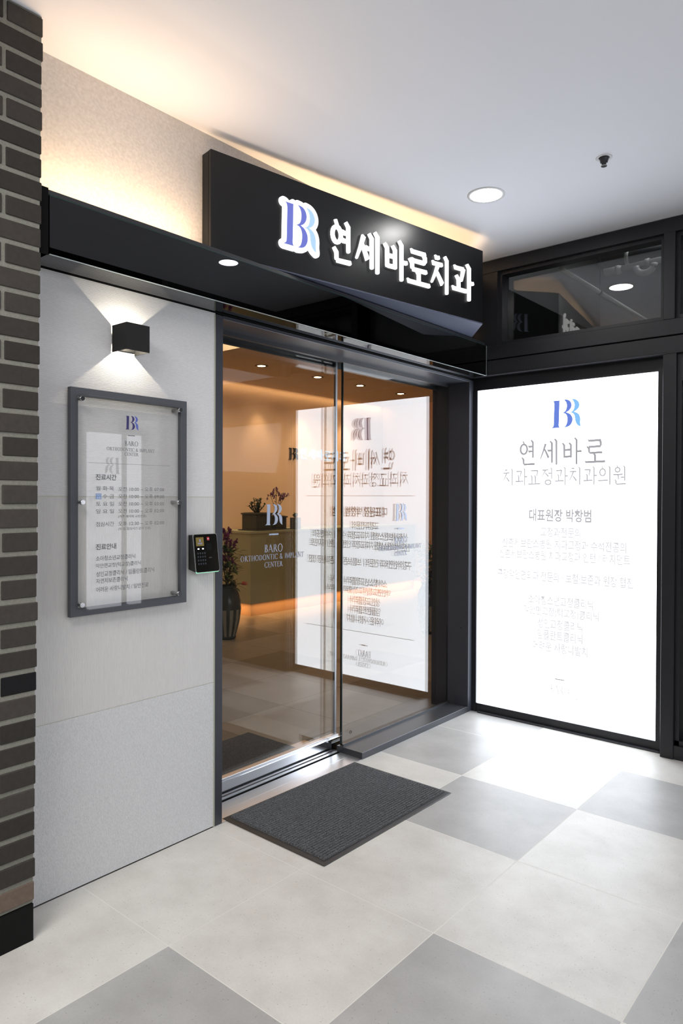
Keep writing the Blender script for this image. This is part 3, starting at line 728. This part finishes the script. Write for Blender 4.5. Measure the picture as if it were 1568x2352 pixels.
syls(bm, FS, '연세바로치과', [(.637, .786), (.800, .968), (.993, 1.160), (1.160, 1.335), (1.346, 1.500), (1.518, 1.701)], 2.534, 2.732, 13.5, .012, .0005)
mk('letters', bm, WL, SG)
# white backing of the emblem
x0, x1, z0, z1 = .362, .548, 2.5475, 2.7345
bm = BM(); q = lambda p: (x0 + p[0] * (x1 - x0), z0 + p[1] * (z1 - z0))
R = .0215
for ch in EMB[2]:
    c = [q(p) for p in ch]
    for a, b in zip(c, c[1:]):
        if math.hypot(a[0] - b[0], a[1] - b[1]) > 1e-6: put(bm, FS, sweep([a, b], [2 * R, 2 * R]), .0105, .0005)
    for p in c[::2] + [c[-1]]: put(bm, FS, [disc(p[0], p[1], R, 16)], .0105, .0005)
put(bm, FS, [[q(p) for p in ((.12, .05), (.62, .03), (.66, .25), (.60, .5), (.62, .75), (.5, .97), (.12, .97))]], .0105, .0005)
mk('emblem_backing', bm, emit('emblem_white', (1, 1, 1), 1.7), SG)
put_emblem('emblem', FS, x0, x1, z0, z1, emit('emblem_blue', (0.155, 0.185, 0.60), 1.0), emit('emblem_sky', (0.45, 0.66, 0.93), 1.0), SG, .0008, .0112)

# light box with the clinic's details
LB = thing('light_box_sign', 'tall brightly lit white panel sign listing the clinic beside the door', 'sign')
bx('lit_face', -2.3209, -1.1870, BY, BY + .05, 0.0575, 2.1305, M['lightface'], LB)
FB = frame((0, BY, 0), (1, 0, 0), (0, -1, 0))
put_emblem('emblem', FB, -1.815, -1.629, 1.852, 2.019, emit('box_emblem_blue', (0.13, 0.21, 0.66), 1.0), emit('box_emblem_sky', (0.22, 0.50, 0.88), 1.0), LB)
def film(v): return emit('print_%02d' % int(v * 100), (v * .97, v * .95, v), 1.0)
bm = BM()
cs = [-2.029 + k * .1415 for k in range(4)]
syls(bm, FB, '연세바로', [(c + .002, c + .126) for c in cs], 1.625, 1.783, 11.5, .0006, .0005)
mk('title_lettering', bm, film(.36), LB)
bm = BM(); st = (2.140 - 1.347) / 9
syls(bm, FB, '치과교정과치과의원', [(-2.140 + k * st, -2.140 + (k + 1) * st - .006) for k in range(9)], 1.500, 1.608, 10.5, .0006, .0005)
mk('title_lettering', bm, film(.44), LB)
join_sans('name_lettering', FB, [('대표원장 박창범', -1.955, -1.559, 1.314, .080)], film(.45), LB, .001, .03)
rowsB = [('교정과전문의', -1.879, -1.624, 1.210, .062), ('신촌세브란스병원 치과교정과 수석전공의', -2.140, -1.356, 1.135, .062),
    ('신촌세브란스병원 치과교정과 인턴 / 레지던트', -2.159, -1.333, 1.064, .062), ('구강악안면외과 전문의 / 보철·보존과 원장 협진', -2.173, -1.316, .933, .064),
    ('소아청소년교정클리닉', -1.957, -1.545, .786, .062), ('악안면교정(턱교정)클리닉', -1.989, -1.511, .713, .064), ('성인교정클리닉', -1.895, -1.607, .642, .062),
    ('임플란트클리닉', -1.897, -1.607, .572, .062), ('어려운 사랑니발치', -1.926, -1.577, .499, .062)]
for sl in (slice(0, 3), slice(3, 4), slice(4, 9)): join_sans('body_lettering', FB, rowsB[sl], film(.62), LB, .001, .016)
bm = BM()
bar(bm, FB, -1.779, -1.718, .3035, .3105); mk('dash_mark', bm, film(.36), LB); bm = BM()
caps(bm, FB, 'BARO', -1.809, -1.685, .243, .050, .0006, .0005)
caps(bm, FB, 'ORTHODONTIC & IMPLANT', -1.962, -1.536, .196, .030, .0006, .0005)
caps(bm, FB, 'CENTER', -1.806, -1.684, .158, .032, .0006, .0005)
mk('roman_lettering', bm, film(.50), LB)
for zz in (1.432, .402):
    bm = BM(); bar(bm, FB, -2.20, -1.29, zz, zz + .0035); mk('ruled_line', bm, film(1.15), LB)

# notice board
NB = thing('notice_board', 'clear glass notice board in a grey frame listing clinic hours, fixed under the wall lamp', 'sign')
y0, y1, z0, z1 = 1.2755, 1.7778, .9896, 1.8046; X0, X1 = AX + .012, AX + .032
bm = BM(); t = .0285
for a in ((y0, y1, z1 - t, z1), (y0, y1, z0, z0 + t), (y0, y0 + t, z0 + t, z1 - t), (y1 - t, y1, z0 + t, z1 - t)): box(bm, X0, X1, *a)
mk('board_frame', bm, M['boardframe'], NB)
bx('glass_panel', X1 + .008, X1 + .013, y0 + .012, y1 - .035, z0 + .020, z1 - .024, M['boardglass'], NB)
FN = frame((X1 + .0132, 0, 0), (0, 1, 0), (1, 0, 0))
rowsN = [('월·화·목', 1.366, 1.438, 1.447, .016), ('오전 10:00 ~ 오후 07:00', 1.457, 1.659, 1.446, .0165), ('수·금', 1.393, 1.439, 1.418, .016), ('오전 10:00 ~ 오후 09:00', 1.457, 1.659, 1.419, .0165),
    ('토 요 일', 1.366, 1.439, 1.391, .016), ('오전 10:00 ~ 오후 03:00', 1.457, 1.659, 1.391, .0165), ('일 요 일', 1.366, 1.439, 1.364, .016), ('오전 10:00 ~ 오후 02:00', 1.457, 1.659, 1.364, .0165),
    ('(격주 예약제 교정진료)', 1.457, 1.578, 1.343, .012), ('점심시간', 1.366, 1.439, 1.317, .017), ('오후 12:30 ~ 오후 02:00', 1.457, 1.659, 1.317, .0165), ('(토·일 점심시간 없이 진료)', 1.457, 1.598, 1.297, .012),
    ('소아청소년교정클리닉', 1.366, 1.529, 1.193, .018), ('악안면교정(턱교정)클리닉', 1.366, 1.554, 1.165, .019), ('성인교정클리닉 / 임플란트클리닉', 1.367, 1.614, 1.136, .019), ('자연치보존클리닉', 1.367, 1.496, 1.111, .018),
    ('어려운 사랑니발치 / 일반진료', 1.367, 1.588, 1.080, .018)]
join_sans('hours_lettering', FN, rowsN[:12], M['greyink'], NB, .0002, .004)
join_sans('services_lettering', FN, rowsN[12:], M['greyink'], NB, .0002, .004)
for hd in (('진료시간', 1.365, 1.449, 1.488, .022), ('진료안내', 1.366, 1.448, 1.235, .022)): join_sans('heading_lettering', FN, [hd], M['greyink'], NB, .0002, .022)
put_emblem('emblem', FN, 1.485, 1.542, 1.669, 1.720, M['navyink'], M['blueink'], NB, .0004, .0002)
bm = BM(); bar(bm, FN, 1.497, 1.527, 1.6455, 1.6482, .0003, .0002); mk('dash_mark', bm, M['greyink'], NB)
bm = BM(); bar(bm, FN, 1.337, 1.688, 1.5385, 1.5393, .0003, .0002); mk('ruled_line', bm, M['greyink'], NB); bm = BM()
caps(bm, FN, 'BARO', 1.483, 1.542, 1.617, .0175, .0003, .0002); caps(bm, FN, 'ORTHODONTIC & IMPLANT', 1.409, 1.614, 1.5935, .0125, .0003, .0002); caps(bm, FN, 'CENTER', 1.483, 1.542, 1.577, .0120, .0003, .0002)
mk('roman_lettering', bm, M['greyink'], NB)
bm = BM(); bar(bm, FN, 1.366, 1.387, 1.4075, 1.4285, .0003, .0002); bd = mk('blue_badge', bm, M['badgeblue'], NB)
join_sans('badge_lettering', FN, [('야간', 1.368, 1.385, 1.4230, .0085), ('진료', 1.368, 1.385, 1.4130, .0085)], M['whiteink'], bd, .0007, .01)
for yy, zz in ((1.310, 1.764), (1.733, 1.765), (1.312, 1.397), (1.729, 1.396), (1.310, 1.032), (1.729, 1.031)):
    bm = BM(); lathe(bm, [(.0072, AX + .001), (.0072, X1 + .007), (.0092, X1 + .007), (.0092, X1 + .019), (.0082, X1 + .021)], 24, (0, yy, zz), axis='X'); mk('standoff_stud', bm, M['chrome'], NB)

# wall lamp throwing light up and down
WLm = thing('wall_lamp', 'small black cube wall lamp throwing light up and down above the notice board', 'light')
ya, yb, za, zb, xa, xb = 1.456, 1.5545, 1.957, 2.056, AX + .001, -2.2565; t = .003
bm = BM()
box(bm, xb - t, xb, ya, yb, za, zb); box(bm, xa + .003, xb - t, ya, ya + t, za, zb); box(bm, xa + .003, xb - t, yb - t, yb, za, zb)
mk('lamp_housing', bm, M['lampblack'], WLm)
bx('wall_plate', xa, xa + .006, ya + .012, yb - .004, za + .012, zb - .012, M['lampblack'], WLm)
bx('light_core', xa + .035, xa + .062, ya + .035, yb - .035, 1.9985, 2.0145, M['lampblack'], WLm)
for zc, sgn in ((2.0165, 1), (1.9965, -1)):
    l = D.lights.new('wall_lamp_light', 'SPOT'); l.energy = 2.1; l.color = (1.0, .89, .70); l.shadow_soft_size = .0015; l.spot_size = math.radians(170); l.spot_blend = .3
    o = D.objects.new('wall_lamp_light', l); COL.objects.link(o); o.parent = WLm; o.location = (AX + .050, (ya + yb) / 2, zc)
    o.rotation_euler = (PI if sgn > 0 else 0, 0, 0)

# entry keypad, its face leaning out at the foot
KP = thing('entry_keypad', 'black door entry keypad with a small screen mounted beside the sliding door', 'keypad')
ky0, ky1, kz0, kz1 = 1.808, 1.933, 1.106, 1.264
bm = BM()
vs = [(AX + .001, ky0 + .004, kz0 + .012), (AX + .001, ky1 - .004, kz0 + .012), (AX + .001, ky1 - .004, kz1 - .004), (AX + .001, ky0 + .004, kz1 - .004),
      (-2.304, ky0 + .002, kz0 + .002), (-2.304, ky1 - .002, kz0 + .002), (-2.326, ky1 - .002, kz1 - .002), (-2.326, ky0 + .002, kz1 - .002)]
v = [bm.verts.new(p) for p in vs]
for f in ((0, 1, 2, 3), (4, 5, 6, 7), (0, 1, 5, 4), (1, 2, 6, 5), (2, 3, 7, 6), (3, 0, 4, 7)): bm.faces.new([v[i] for i in f])
mk('keypad_case', bm, M['keypadside'], KP)
kup = Vector((-2.322 + 2.300, 0, kz1 - kz0)); KH = kup.length; kup.normalize(); kn = Vector((0, 1, 0)).cross(kup).normalized()
FK = (Vector((-2.304, ky0, kz0)), Vector((0, 1, 0)), kup, kn)
KW = ky1 - ky0
def rrect(a, b, c, d, r, n=5):
    out = []
    for cx, cy, s in ((b - r, d - r, 0), (a + r, d - r, 90), (a + r, c + r, 180), (b - r, c + r, 270)):
        for k in range(n + 1):
            an = math.radians(s + 90 * k / n); out.append((cx + r * math.cos(an), cy + r * math.sin(an)))
    return out
def plate(name, polys, m, par, off, dep):
    bm = BM(); put(bm, FK, polys, dep, off); return mk(name, bm, m, par)
plate('silver_rim', [rrect(0, KW, 0, KH, .009)], M['keypadtrim'], KP, 0, .0035)
plate('green_light', [rrect(.001, KW - .004, -.0022, .010, .006)], M['greenled'], KP, .0002, .0030)
face = plate('keypad_face', [rrect(.0022, KW - .0022, .0022, KH - .0022, .008)], M['keypad'], KP, .0035, .001)
plate('screen', [[(.012, KH - .050), (.052, KH - .050), (.052, KH - .014), (.012, KH - .014)]], M['screen'], KP, .0045, .0004)
FKs = (FK[0] + kn * .005, FK[1], FK[2], FK[3])
join_sans('screen_lettering', FKs, [('해제중', .021, .043, KH - .040, .007)], M['screentext'], KP, .0002, .02)
plate('screen_icon', [[(.030, KH - .033), (.035, KH - .033), (.035, KH - .022), (.030, KH - .022)]], M['screentext'], KP, .005, .0002)
plate('red_badge', [[(.070, KH - .028), (.082, KH - .028), (.082, KH - .014), (.070, KH - .014)]], M['redlogo'], KP, .0045, .0004)
plate('badge_mark', [[(.0715, KH - .0222), (.0805, KH - .0222), (.0805, KH - .0198), (.0715, KH - .0198)]], M['whiteink'], KP, .0049, .0002)
plate('finger_sensor', [rrect(.064, .090, KH - .070, KH - .040, .002)], M['black'], KP, .0045, .0004)
plate('indicator_light', [[(.018, KH - .064), (.026, KH - .064), (.026, KH - .0595), (.018, KH - .0595)]], M['whiteled'], KP, .0045, .0003)
plate('indicator_light', [[(.041, KH - .064), (.049, KH - .064), (.049, KH - .0595), (.041, KH - .0595)]], M['whiteled'], KP, .0045, .0003)
for i in range(4):
    for j in range(4):
        plate('key', [rrect(.014 + j * .0118, .021 + j * .0118, KH - .084 - i * .0145, KH - .076 - i * .0145, .0015, 2)], M['dimkey'], KP, .0045, .0002)
join_sans('card_lettering', FKs, [('CARD', .072, .088, KH - .100, .0045)], plain('faint_print', (.12, .12, .11), .5), KP, .0002, .01)

# door mat
DM = thing('door_mat', 'ribbed dark grey carpet mat with black rubber border in front of the door', 'mat')
IM = thing('lobby_mat', 'dark green grey carpet mat lying inside behind the sliding door glass', 'mat')
bx('mat_pile', -3.13, -2.70, 1.95, 2.855, .001, .011, M['carpet'], IM, .002)
mx0, mx1, my0, my1 = -2.378, -1.767, 2.008, 2.915
MC = [Vector((-2.384, 2.018, 0)), Vector((-1.7765, 2.010, 0)), Vector((-1.760, 2.912, 0)), Vector((-2.362, 2.916, 0))]
def mp(u, v, z):  # u across x, v along y
    a = MC[0].lerp(MC[1], u); b = MC[3].lerp(MC[2], u); q = a.lerp(b, v); return (q.x, q.y, z)
bm = BM()
lo = [bm.verts.new(mp(u, v, .0024)) for u, v in ((0, 0), (1, 0), (1, 1), (0, 1))]
mi_ = [bm.verts.new(mp(u, v, .0034)) for u, v in ((.012, .030), (.962, .030), (.962, .985), (.012, .985))]
mb = [bm.verts.new(mp(u, v, .0030)) for u, v in ((.003, .005), (.995, .005), (.995, .997), (.003, .997))]
for A_, B_ in ((lo, mb), (mb, mi_)):
    for i in range(4): bm.faces.new((A_[i], A_[(i + 1) % 4], B_[(i + 1) % 4], B_[i]))
bm.faces.new(mi_); bm.faces.new(lo[::-1])
mk('rubber_border', bm, M['rubber'], DM)
bm = BM(); nr = 38; nv = 150   # ribs run along the long side
prev = None
for i in range(nr * 6 + 1):
    u = .020 + (.955 - .020) * i / (nr * 6); ph = i % 6
    hgt = (.0030, .0036, .0098, .0108, .0110, .0100)[ph]
    if i == 0 or i == nr * 6: hgt = .0035
    row = []
    for j in range(nv + 1):
        v_ = .036 + (.980 - .036) * j / nv
        jit = random.uniform(-.0010, .0010) if 0 < i < nr * 6 else 0
        hh = hgt + jit if 0 < j < nv else .0035
        q_ = mp(u, v_, hh); row.append(bm.verts.new((q_[0] + (random.uniform(-.0006, .0006)), q_[1], q_[2])))
    if prev:
        for j in range(nv): bm.faces.new((prev[j], row[j], row[j + 1], prev[j + 1]))
    prev = row
mk('carpet_pile', bm, M['carpet'], DM)

# ceiling lamp and sprinkler
CL = thing('recessed_downlight', 'large round white downlight set in the walkway ceiling beyond the sign', 'light', (-1.742, 3.185, CZ))
bm = BM(); lathe(bm, [(.0935, 0), (.0935, -.003), (.079, -.004), (.077, -.001)], 48, close=False); mk('lamp_trim', bm, M['whiteplastic'], CL)
bm = BM(); lathe(bm, [(.0772, -.0005), (.0772, -.0025)], 48); mk('lamp_lens', bm, M['lamp'], CL)
SP = thing('fire_sprinkler', 'small metal sprinkler head poking through the walkway ceiling', 'sprinkler', (-1.147, 3.175, CZ))
bm = BM(); lathe(bm, [(.036, 0), (.036, -.0015), (.024, -.002)], 28, close=False); mk('cover_ring', bm, M['whiteplastic'], SP)
bm = BM(); lathe(bm, [(.024, -.0005), (.018, -.010), (.016, -.022), (.010, -.026), (.009, -.036)], 20); mk('sprinkler_body', bm, M['frame'], SP)
bm = BM(); lathe(bm, [(.013, -.036), (.013, -.039)], 20); tube(bm, [(-.010, 0, -.018), (-.010, 0, -.036)], .0015, 6); tube(bm, [(.010, 0, -.018), (.010, 0, -.036)], .0015, 6); mk('deflector', bm, M['chrome'], SP)

# pipes in the ceiling void
P1 = thing('wrapped_pipe', 'thick dark wrapped pipe with a pale clamp seen through the transom glass', 'pipe')
bm = BM(); tube(bm, [(-1.83, 5.0, 3.085), (-1.0, 5.0, 3.075)], .044, 20); mk('pipe_wrap', bm, M['pipewrap'], P1)
bm = BM(); tube(bm, [(-1.648, 5.0, 3.083), (-1.622, 5.0, 3.0825)], .048, 20); mk('clamp', bm, M['pvc'], P1)
P2 = thing('drain_pipe', 'pale plastic drain pipe with a curved trap below the wrapped pipe', 'pipe')
bm = BM(); tube(bm, [(-1.78, 4.95, 3.000), (-1.66, 4.95, 3.000)], .026, 16); tube(bm, [(-1.66, 4.95, 3.003), (-1.0, 4.95, 3.020)], .021, 16)
mk('straight_pipe', bm, M['pvc'], P2)
bm = BM(); tube(bm, [(-1.70, 4.95, 3.000), (-1.675, 4.95, 3.000)], .031, 16); mk('collar', bm, M['pvc'], P2)
bm = BM(); tube(bm, [(-1.505, 4.95, 3.006), (-1.475, 4.95, 3.007)], .030, 16); mk('collar', bm, M['pvc'], P2)
bm = BM(); tube(bm, [(-1.50 + .060 * math.cos(a), 4.93, 2.990 + .052 * math.sin(a)) for a in [PI * (1.0 + k / 12) for k in range(13)]], .021, 14); mk('trap_bend', bm, M['pvc'], P2)
P3 = thing('sprinkler_pipe', 'thin grey pipe hung on a rod running back behind the transom glass', 'pipe')
bm = BM(); tube(bm, [(-1.78, 4.20, 2.84), (-1.76, 6.88, 2.84)], .014, 14); mk('thin_pipe', bm, M['pvc'], P3)
bm = BM(); tube(bm, [(-1.773, 4.85, 2.84), (-1.773, 4.85, 3.6)], .0035, 8); mk('hanger_rod', bm, M['frame'], P3)
bm = BM(); tube(bm, [(-1.775, 4.835, 2.84), (-1.775, 4.865, 2.84)], .018, 14); mk('hanger_clip', bm, M['frame'], P3)

# ---- lobby things
RD = thing('reception_counter', 'olive green reception counter with a glowing toe recess inside the lobby', 'counter')
bx('counter_body', -6.80, -6.2036, 5.6818, 9.14, .150, .985, M['counter'], RD)
bx('worktop', -6.82, -6.195, 5.672, 9.14, .985, 1.015, M['counter'], RD, .002)
bx('toe_kick', -6.75, -6.235, 5.715, 9.14, 0, .150, M['toekick'], RD)
bm = BM(); caps(bm, frame((-6.203, 0, 0), (0, 1, 0), (1, 0, 0)), 'INFORMATION', 5.931, 6.425, .901, .064, .002, .0)
mk('lettering', bm, plain('counter_lettering', (.42, .42, .34), .4), RD)
WS = thing('wall_lettering', 'dark emblem and pale blue Korean letters mounted on the lobby wall', 'sign')
FW_ = frame((-6.849, 0, 0), (0, 1, 0), (1, 0, 0))
put_emblem('emblem', FW_, 6.972, 7.155, 1.955, 2.112, plain('dark_metal_emblem', (.03, .028, .02), .4), D.materials['dark_metal_emblem'], WS, .015, .0)
bm = BM(); syls(bm, FW_, '연세바로치과', [(7.20 + k * .172, 7.35 + k * .172) for k in range(6)], 1.97, 2.12, 11, .012, .0)
mk('letters', bm, emit('wall_letter_glow', (.55, .68, .85), .9), WS)
# lobby downlights
def lobby_lamp(y):
    o = thing('lobby_downlight', 'small warm lobby spotlight, first of the row beside the glowing ceiling recess', 'light', (-5.79, y, 2.9), group='lobby ceiling spotlights')
    bm = BM(); lathe(bm, [(.075, 0), (.075, -.003), (.045, -.004), (.043, 0)], 28, close=False); mk('trim_ring', bm, plain('lobby_lamp_trim', (.10, .07, .045), .6), o)
    bm = BM(); lathe(bm, [(.044, -.001), (.044, -.0045)], 28); mk('lamp_lens', bm, M['lampwarm'], o)
    return o
l0 = lobby_lamp(5.46)
for y, wh in ((6.40, 'small warm lobby spotlight, second along the row from the ceiling recess'), (7.23, 'small warm lobby spotlight, third along the row from the ceiling recess'), (8.15, 'small warm lobby spotlight, last of the row toward the end wall')): dup(l0, (-5.79, y, 2.9), label=wh)
for y in (4.55, 5.46, 6.40, 7.23, 8.15):  # the spots close to the wall are added, without fittings, to brighten its top
    for nm, x, en, sz, tx, tz in (('lobby_spot', -5.79, 34, 84, -6.85, 1.75), ('wall_washer', -6.60, 26, 62, -6.80, 1.0)):
        l = D.lights.new(nm, 'SPOT'); l.energy = en; l.color = (1.0, .70, .38); l.spot_size = math.radians(sz); l.spot_blend = .9; l.shadow_soft_size = .03
        o = D.objects.new(nm, l); COL.objects.link(o); o.location = (x, y, 2.885)
        dr = Vector((tx, y, tz)) - Vector((x, y, 2.885)); o.rotation_euler = dr.to_track_quat('-Z', 'Y').to_euler()

# planters and plants
def leafpoly(bm, p, d, L, w, droop=.2, mi=0):
    d = Vector(d).normalized(); s = d.cross(Vector((0, 0, 1)));
    if s.length < .05: s = Vector((1, 0, 0))
    s.normalize(); up = s.cross(d); prev = None
    for k in range(5):
        t = k / 4; c = Vector(p) + d * L * t + Vector((0, 0, -droop * L * t * t)); ww = w * math.sin(PI * (.12 + .88 * t)) if k < 4 else .0005
        a, m_, b = bm.verts.new(c + s * ww), bm.verts.new(c - up * ww * .25), bm.verts.new(c - s * ww)
        if prev:
            f = bm.faces.new((prev[0], a, m_, prev[1])); f2 = bm.faces.new((prev[1], m_, b, prev[2])); f.material_index = f2.material_index = mi; f.smooth = f2.smooth = True
        prev = (a, m_, b)
def planter(par, w, h, base=True):
    bm = BM()
    n = 8; r = w / 2
    box(bm, -r, r, -r, r, .012, h - .02)
    box(bm, -r - .012, r + .012, -r - .012, r + .012, h - .02, h)
    bevel(bm, .004, 1)
    mk('pot', bm, M['planter'], par)
    bx('saucer', -r - .035, r + .035, -r - .035, r + .035, 0, .012, M['planter'], par, .003)
    bx('soil', -r + .012, r - .012, -r + .012, r - .012, h, h + .004, M['soil'], par)
J = thing('jade_plant', 'leafy dark jade plant in a square clay planter on the reception counter', 'plant', (-6.40, 5.965, 1.016))
planter(J, .26, .215)
bm = BM(); bl = BM()
for k in range(16):
    a = random.uniform(0, 2 * PI); rad = random.uniform(.02, .11); q0 = Vector((.02 * math.cos(a), .02 * math.sin(a), .215))
    q1 = Vector((rad * math.cos(a), rad * math.sin(a), .215 + random.uniform(.07, .20)))
    tube(bm, [q0, (q0 + q1) / 2 + Vector((random.uniform(-.01, .01), random.uniform(-.01, .01), 0)), q1], [.006, .005, .004], 6)
    for j in range(13):
        aa = random.uniform(0, 2 * PI); tt = random.uniform(.35, 1.0)
        leafpoly(bl, q0.lerp(q1, tt), (math.cos(aa), math.sin(aa), random.uniform(-.1, 1.2)), random.uniform(.03, .05), random.uniform(.009, .014), .2)
mk('stems', bm, M['stem'], J); mk('leaves', bl, M['leaf'], J, 'keep')
O = thing('orchid_planter', 'mauve flowering orchid in a square clay planter on the reception counter', 'plant', (-6.42, 6.315, 1.016))
planter(O, .19, .17)
def flower(bm, c, r, n=5, face=(1, 0, 0)):
    f = Vector(face).normalized(); s = f.cross(Vector((0, 0, 1))).normalized(); u = s.cross(f)
    for k in range(n):
        a = 2 * PI * k / n + .3; d = s * math.cos(a) + u * math.sin(a) + f * .35
        leafpoly(bm, c, d, r, r * .42, .1)
bs, bl, bf = BM(), BM(), BM()
for (dy, hz, dx) in ((-.10, .32, 0), (-.02, .40, .02), (.12, .28, -.02), (.05, .34, .03), (.16, .31, 0)):
    pts = [(0, 0, .17), (dx * .4, dy * .4, .17 + hz * .45), (dx, dy, .17 + hz * .8), (dx * 1.3, dy * 1.6, .17 + hz * .86)]
    tube(bs, pts, [.004, .0035, .003, .002], 6)
    for k in range(6): flower(bf, (dx + random.uniform(-.03, .03), dy + random.uniform(-.04, .04), .17 + hz * random.uniform(.66, .9)), random.uniform(.022, .032), 5, (1, random.uniform(-.8, .4), random.uniform(-.2, .4)))
for k in range(9):
    a = random.uniform(0, 2 * PI); leafpoly(bl, (0, 0, .17), (math.cos(a), math.sin(a), random.uniform(.3, 1.3)), random.uniform(.08, .14), .022, .4)
for k in range(7): leafpoly(bl, (0, random.uniform(-.03, .03), .30 + .02 * k), (random.uniform(-1, 1), random.uniform(-1, 1), .3), .05, .013, .2)
mk('stems', bs, M['stem'], O); mk('leaves', bl, M['leaf'], O, 'keep'); mk('flowers', bf, M['petal'], O, 'keep')
S_ = thing('succulent_pot', 'small pale green succulent in a little square pot at the orchid planter', 'plant', (-6.258, 6.50, 1.016))
bm = BM(); box(bm, -.05, .05, -.05, .05, 0, .15); bevel(bm, .003, 1); mk('pot', bm, plain('grey_pot', (.13, .13, .10), .6), S_)
bl = BM()
for k in range(46):
    a = random.uniform(0, 2 * PI); leafpoly(bl, (random.uniform(-.02, .02), random.uniform(-.02, .02), .15 + random.uniform(0, .04)), (math.cos(a), math.sin(a), random.uniform(.2, 1.6)), random.uniform(.03, .05), .010, .1)
mk('leaves', bl, M['leafpale'], S_, 'keep')

# floor vase with flowers
def vase(loc, name, label, flowers=True):
    v = thing(name, label, 'vase', loc)
    prof = [(.075, 0), (.088, .012), (.085, .03), (.105, .10), (.128, .20), (.138, .30), (.134, .38), (.112, .46), (.090, .50), (.088, .515), (.098, .53), (.092, .535), (.080, .515)]
    bm = BM(); lathe(bm, prof, 48, mi=lambda i, k: 1 if (2 <= i <= 4 and k % 4 in (0, 1)) else 0)
    mk('vase_body', bm, [plain('dark_teal_glaze', (.030, .042, .045), .22), plain('pale_glaze_stripe', (.30, .32, .28), .3)], v)
    bl, bf, br, bs = BM(), BM(), BM(), BM()
    for k in range(190):
        a = random.uniform(0, 2 * PI); h = .52 + random.uniform(0, .40); r = random.uniform(0, .13)
        leafpoly(bl, (r * math.cos(a), r * math.sin(a), h), (math.cos(a), math.sin(a), random.uniform(-.2, 1.4)), random.uniform(.06, .13), random.uniform(.010, .022), .4)
    for k in range(8):
        a = random.uniform(0, 2 * PI); tube(bs, [(0, 0, .45), (.05 * math.cos(a), .05 * math.sin(a), .75), (.10 * math.cos(a), .10 * math.sin(a), .98)], [.004, .003, .002], 5)
    mk('stems', bs, M['stem'], v); mk('leaves', bl, M['leaf'], v, 'keep')
    if flowers:
        for k in range(34):
            bf = BM(); flower(bf, (random.uniform(-.06, .08), random.uniform(-.12, .06), .74 + random.uniform(-.06, .36)), random.uniform(.03, .045), 5, (1, random.uniform(-.9, .5), random.uniform(-.2, .5))); mk('orchid_flower', bf, M['petaldark'], v, 'keep')
        for lay, (rad, tilt) in enumerate(((.014, 2.2), (.022, 1.3), (.032, .8), (.040, .45))):
            for k in range(5):
                a = 2 * PI * k / 5 + lay * .6; leafpoly(br, (.12, .105, .54), (math.cos(a) * .6 + .6, math.sin(a) * .6 + .3, tilt * .6), rad + .012, rad * .75, .1)
        mk('rose_flower', br, M['rose'], v, 'keep')
    return v
vase((-5.43, 4.66, 0), 'flower_vase', 'dark fluted floor vase of orchids and a salmon rose inside the door')
vase((-4.05, 6.25, 0), 'leafy_vase', 'dark floor vase with green foliage at the far edge of the lobby', False)

# shopfront across the walkway, seen only in the door glass
OW = tag(thing('wall_front', None, None), kind='structure')
bx('shopfront', 3.6, 3.75, -4.0, 12.0, 0.0, 4.5, M['oppwall'], OW)
PAN = emit('lit_blind', (1.0, .86, .66), 1.6)
for k, (a, b, c, d) in enumerate(((7.55, 7.85, 2.47, 2.77), (7.88, 8.40, 2.47, 2.80), (8.54, 9.12, 2.51, 2.86), (7.88, 8.40, 1.67, 2.33), (8.54, 9.12, 1.68, 2.36), (6.9, 7.5, 1.67, 2.33))):
    w = tag(thing('window_%d' % (5 + k), None, None), kind='structure')
    bx('window_blind', 3.585, 3.60, a, b, c, d, PAN, w)
GP = emit('lit_shopfront_panel', (.88, .90, 1.0), 2.6)
for k, (a, b) in enumerate(((4.72, 5.17), (5.30, 5.47))):
    w = tag(thing('window_%d' % (11 + k), None, None), kind='structure')
    bx('lit_panel', 3.50, 3.58, a, b, 0.0, 2.24, GP, w)
    if k == 0:
        put_emblem('emblem', frame((3.4995, 0, 0), (0, -1, 0), (-1, 0, 0)), -5.15, -4.93, 1.72, 1.93, plain('panel_emblem', (.2, .2, .3), .5), D.materials['panel_emblem'], w)
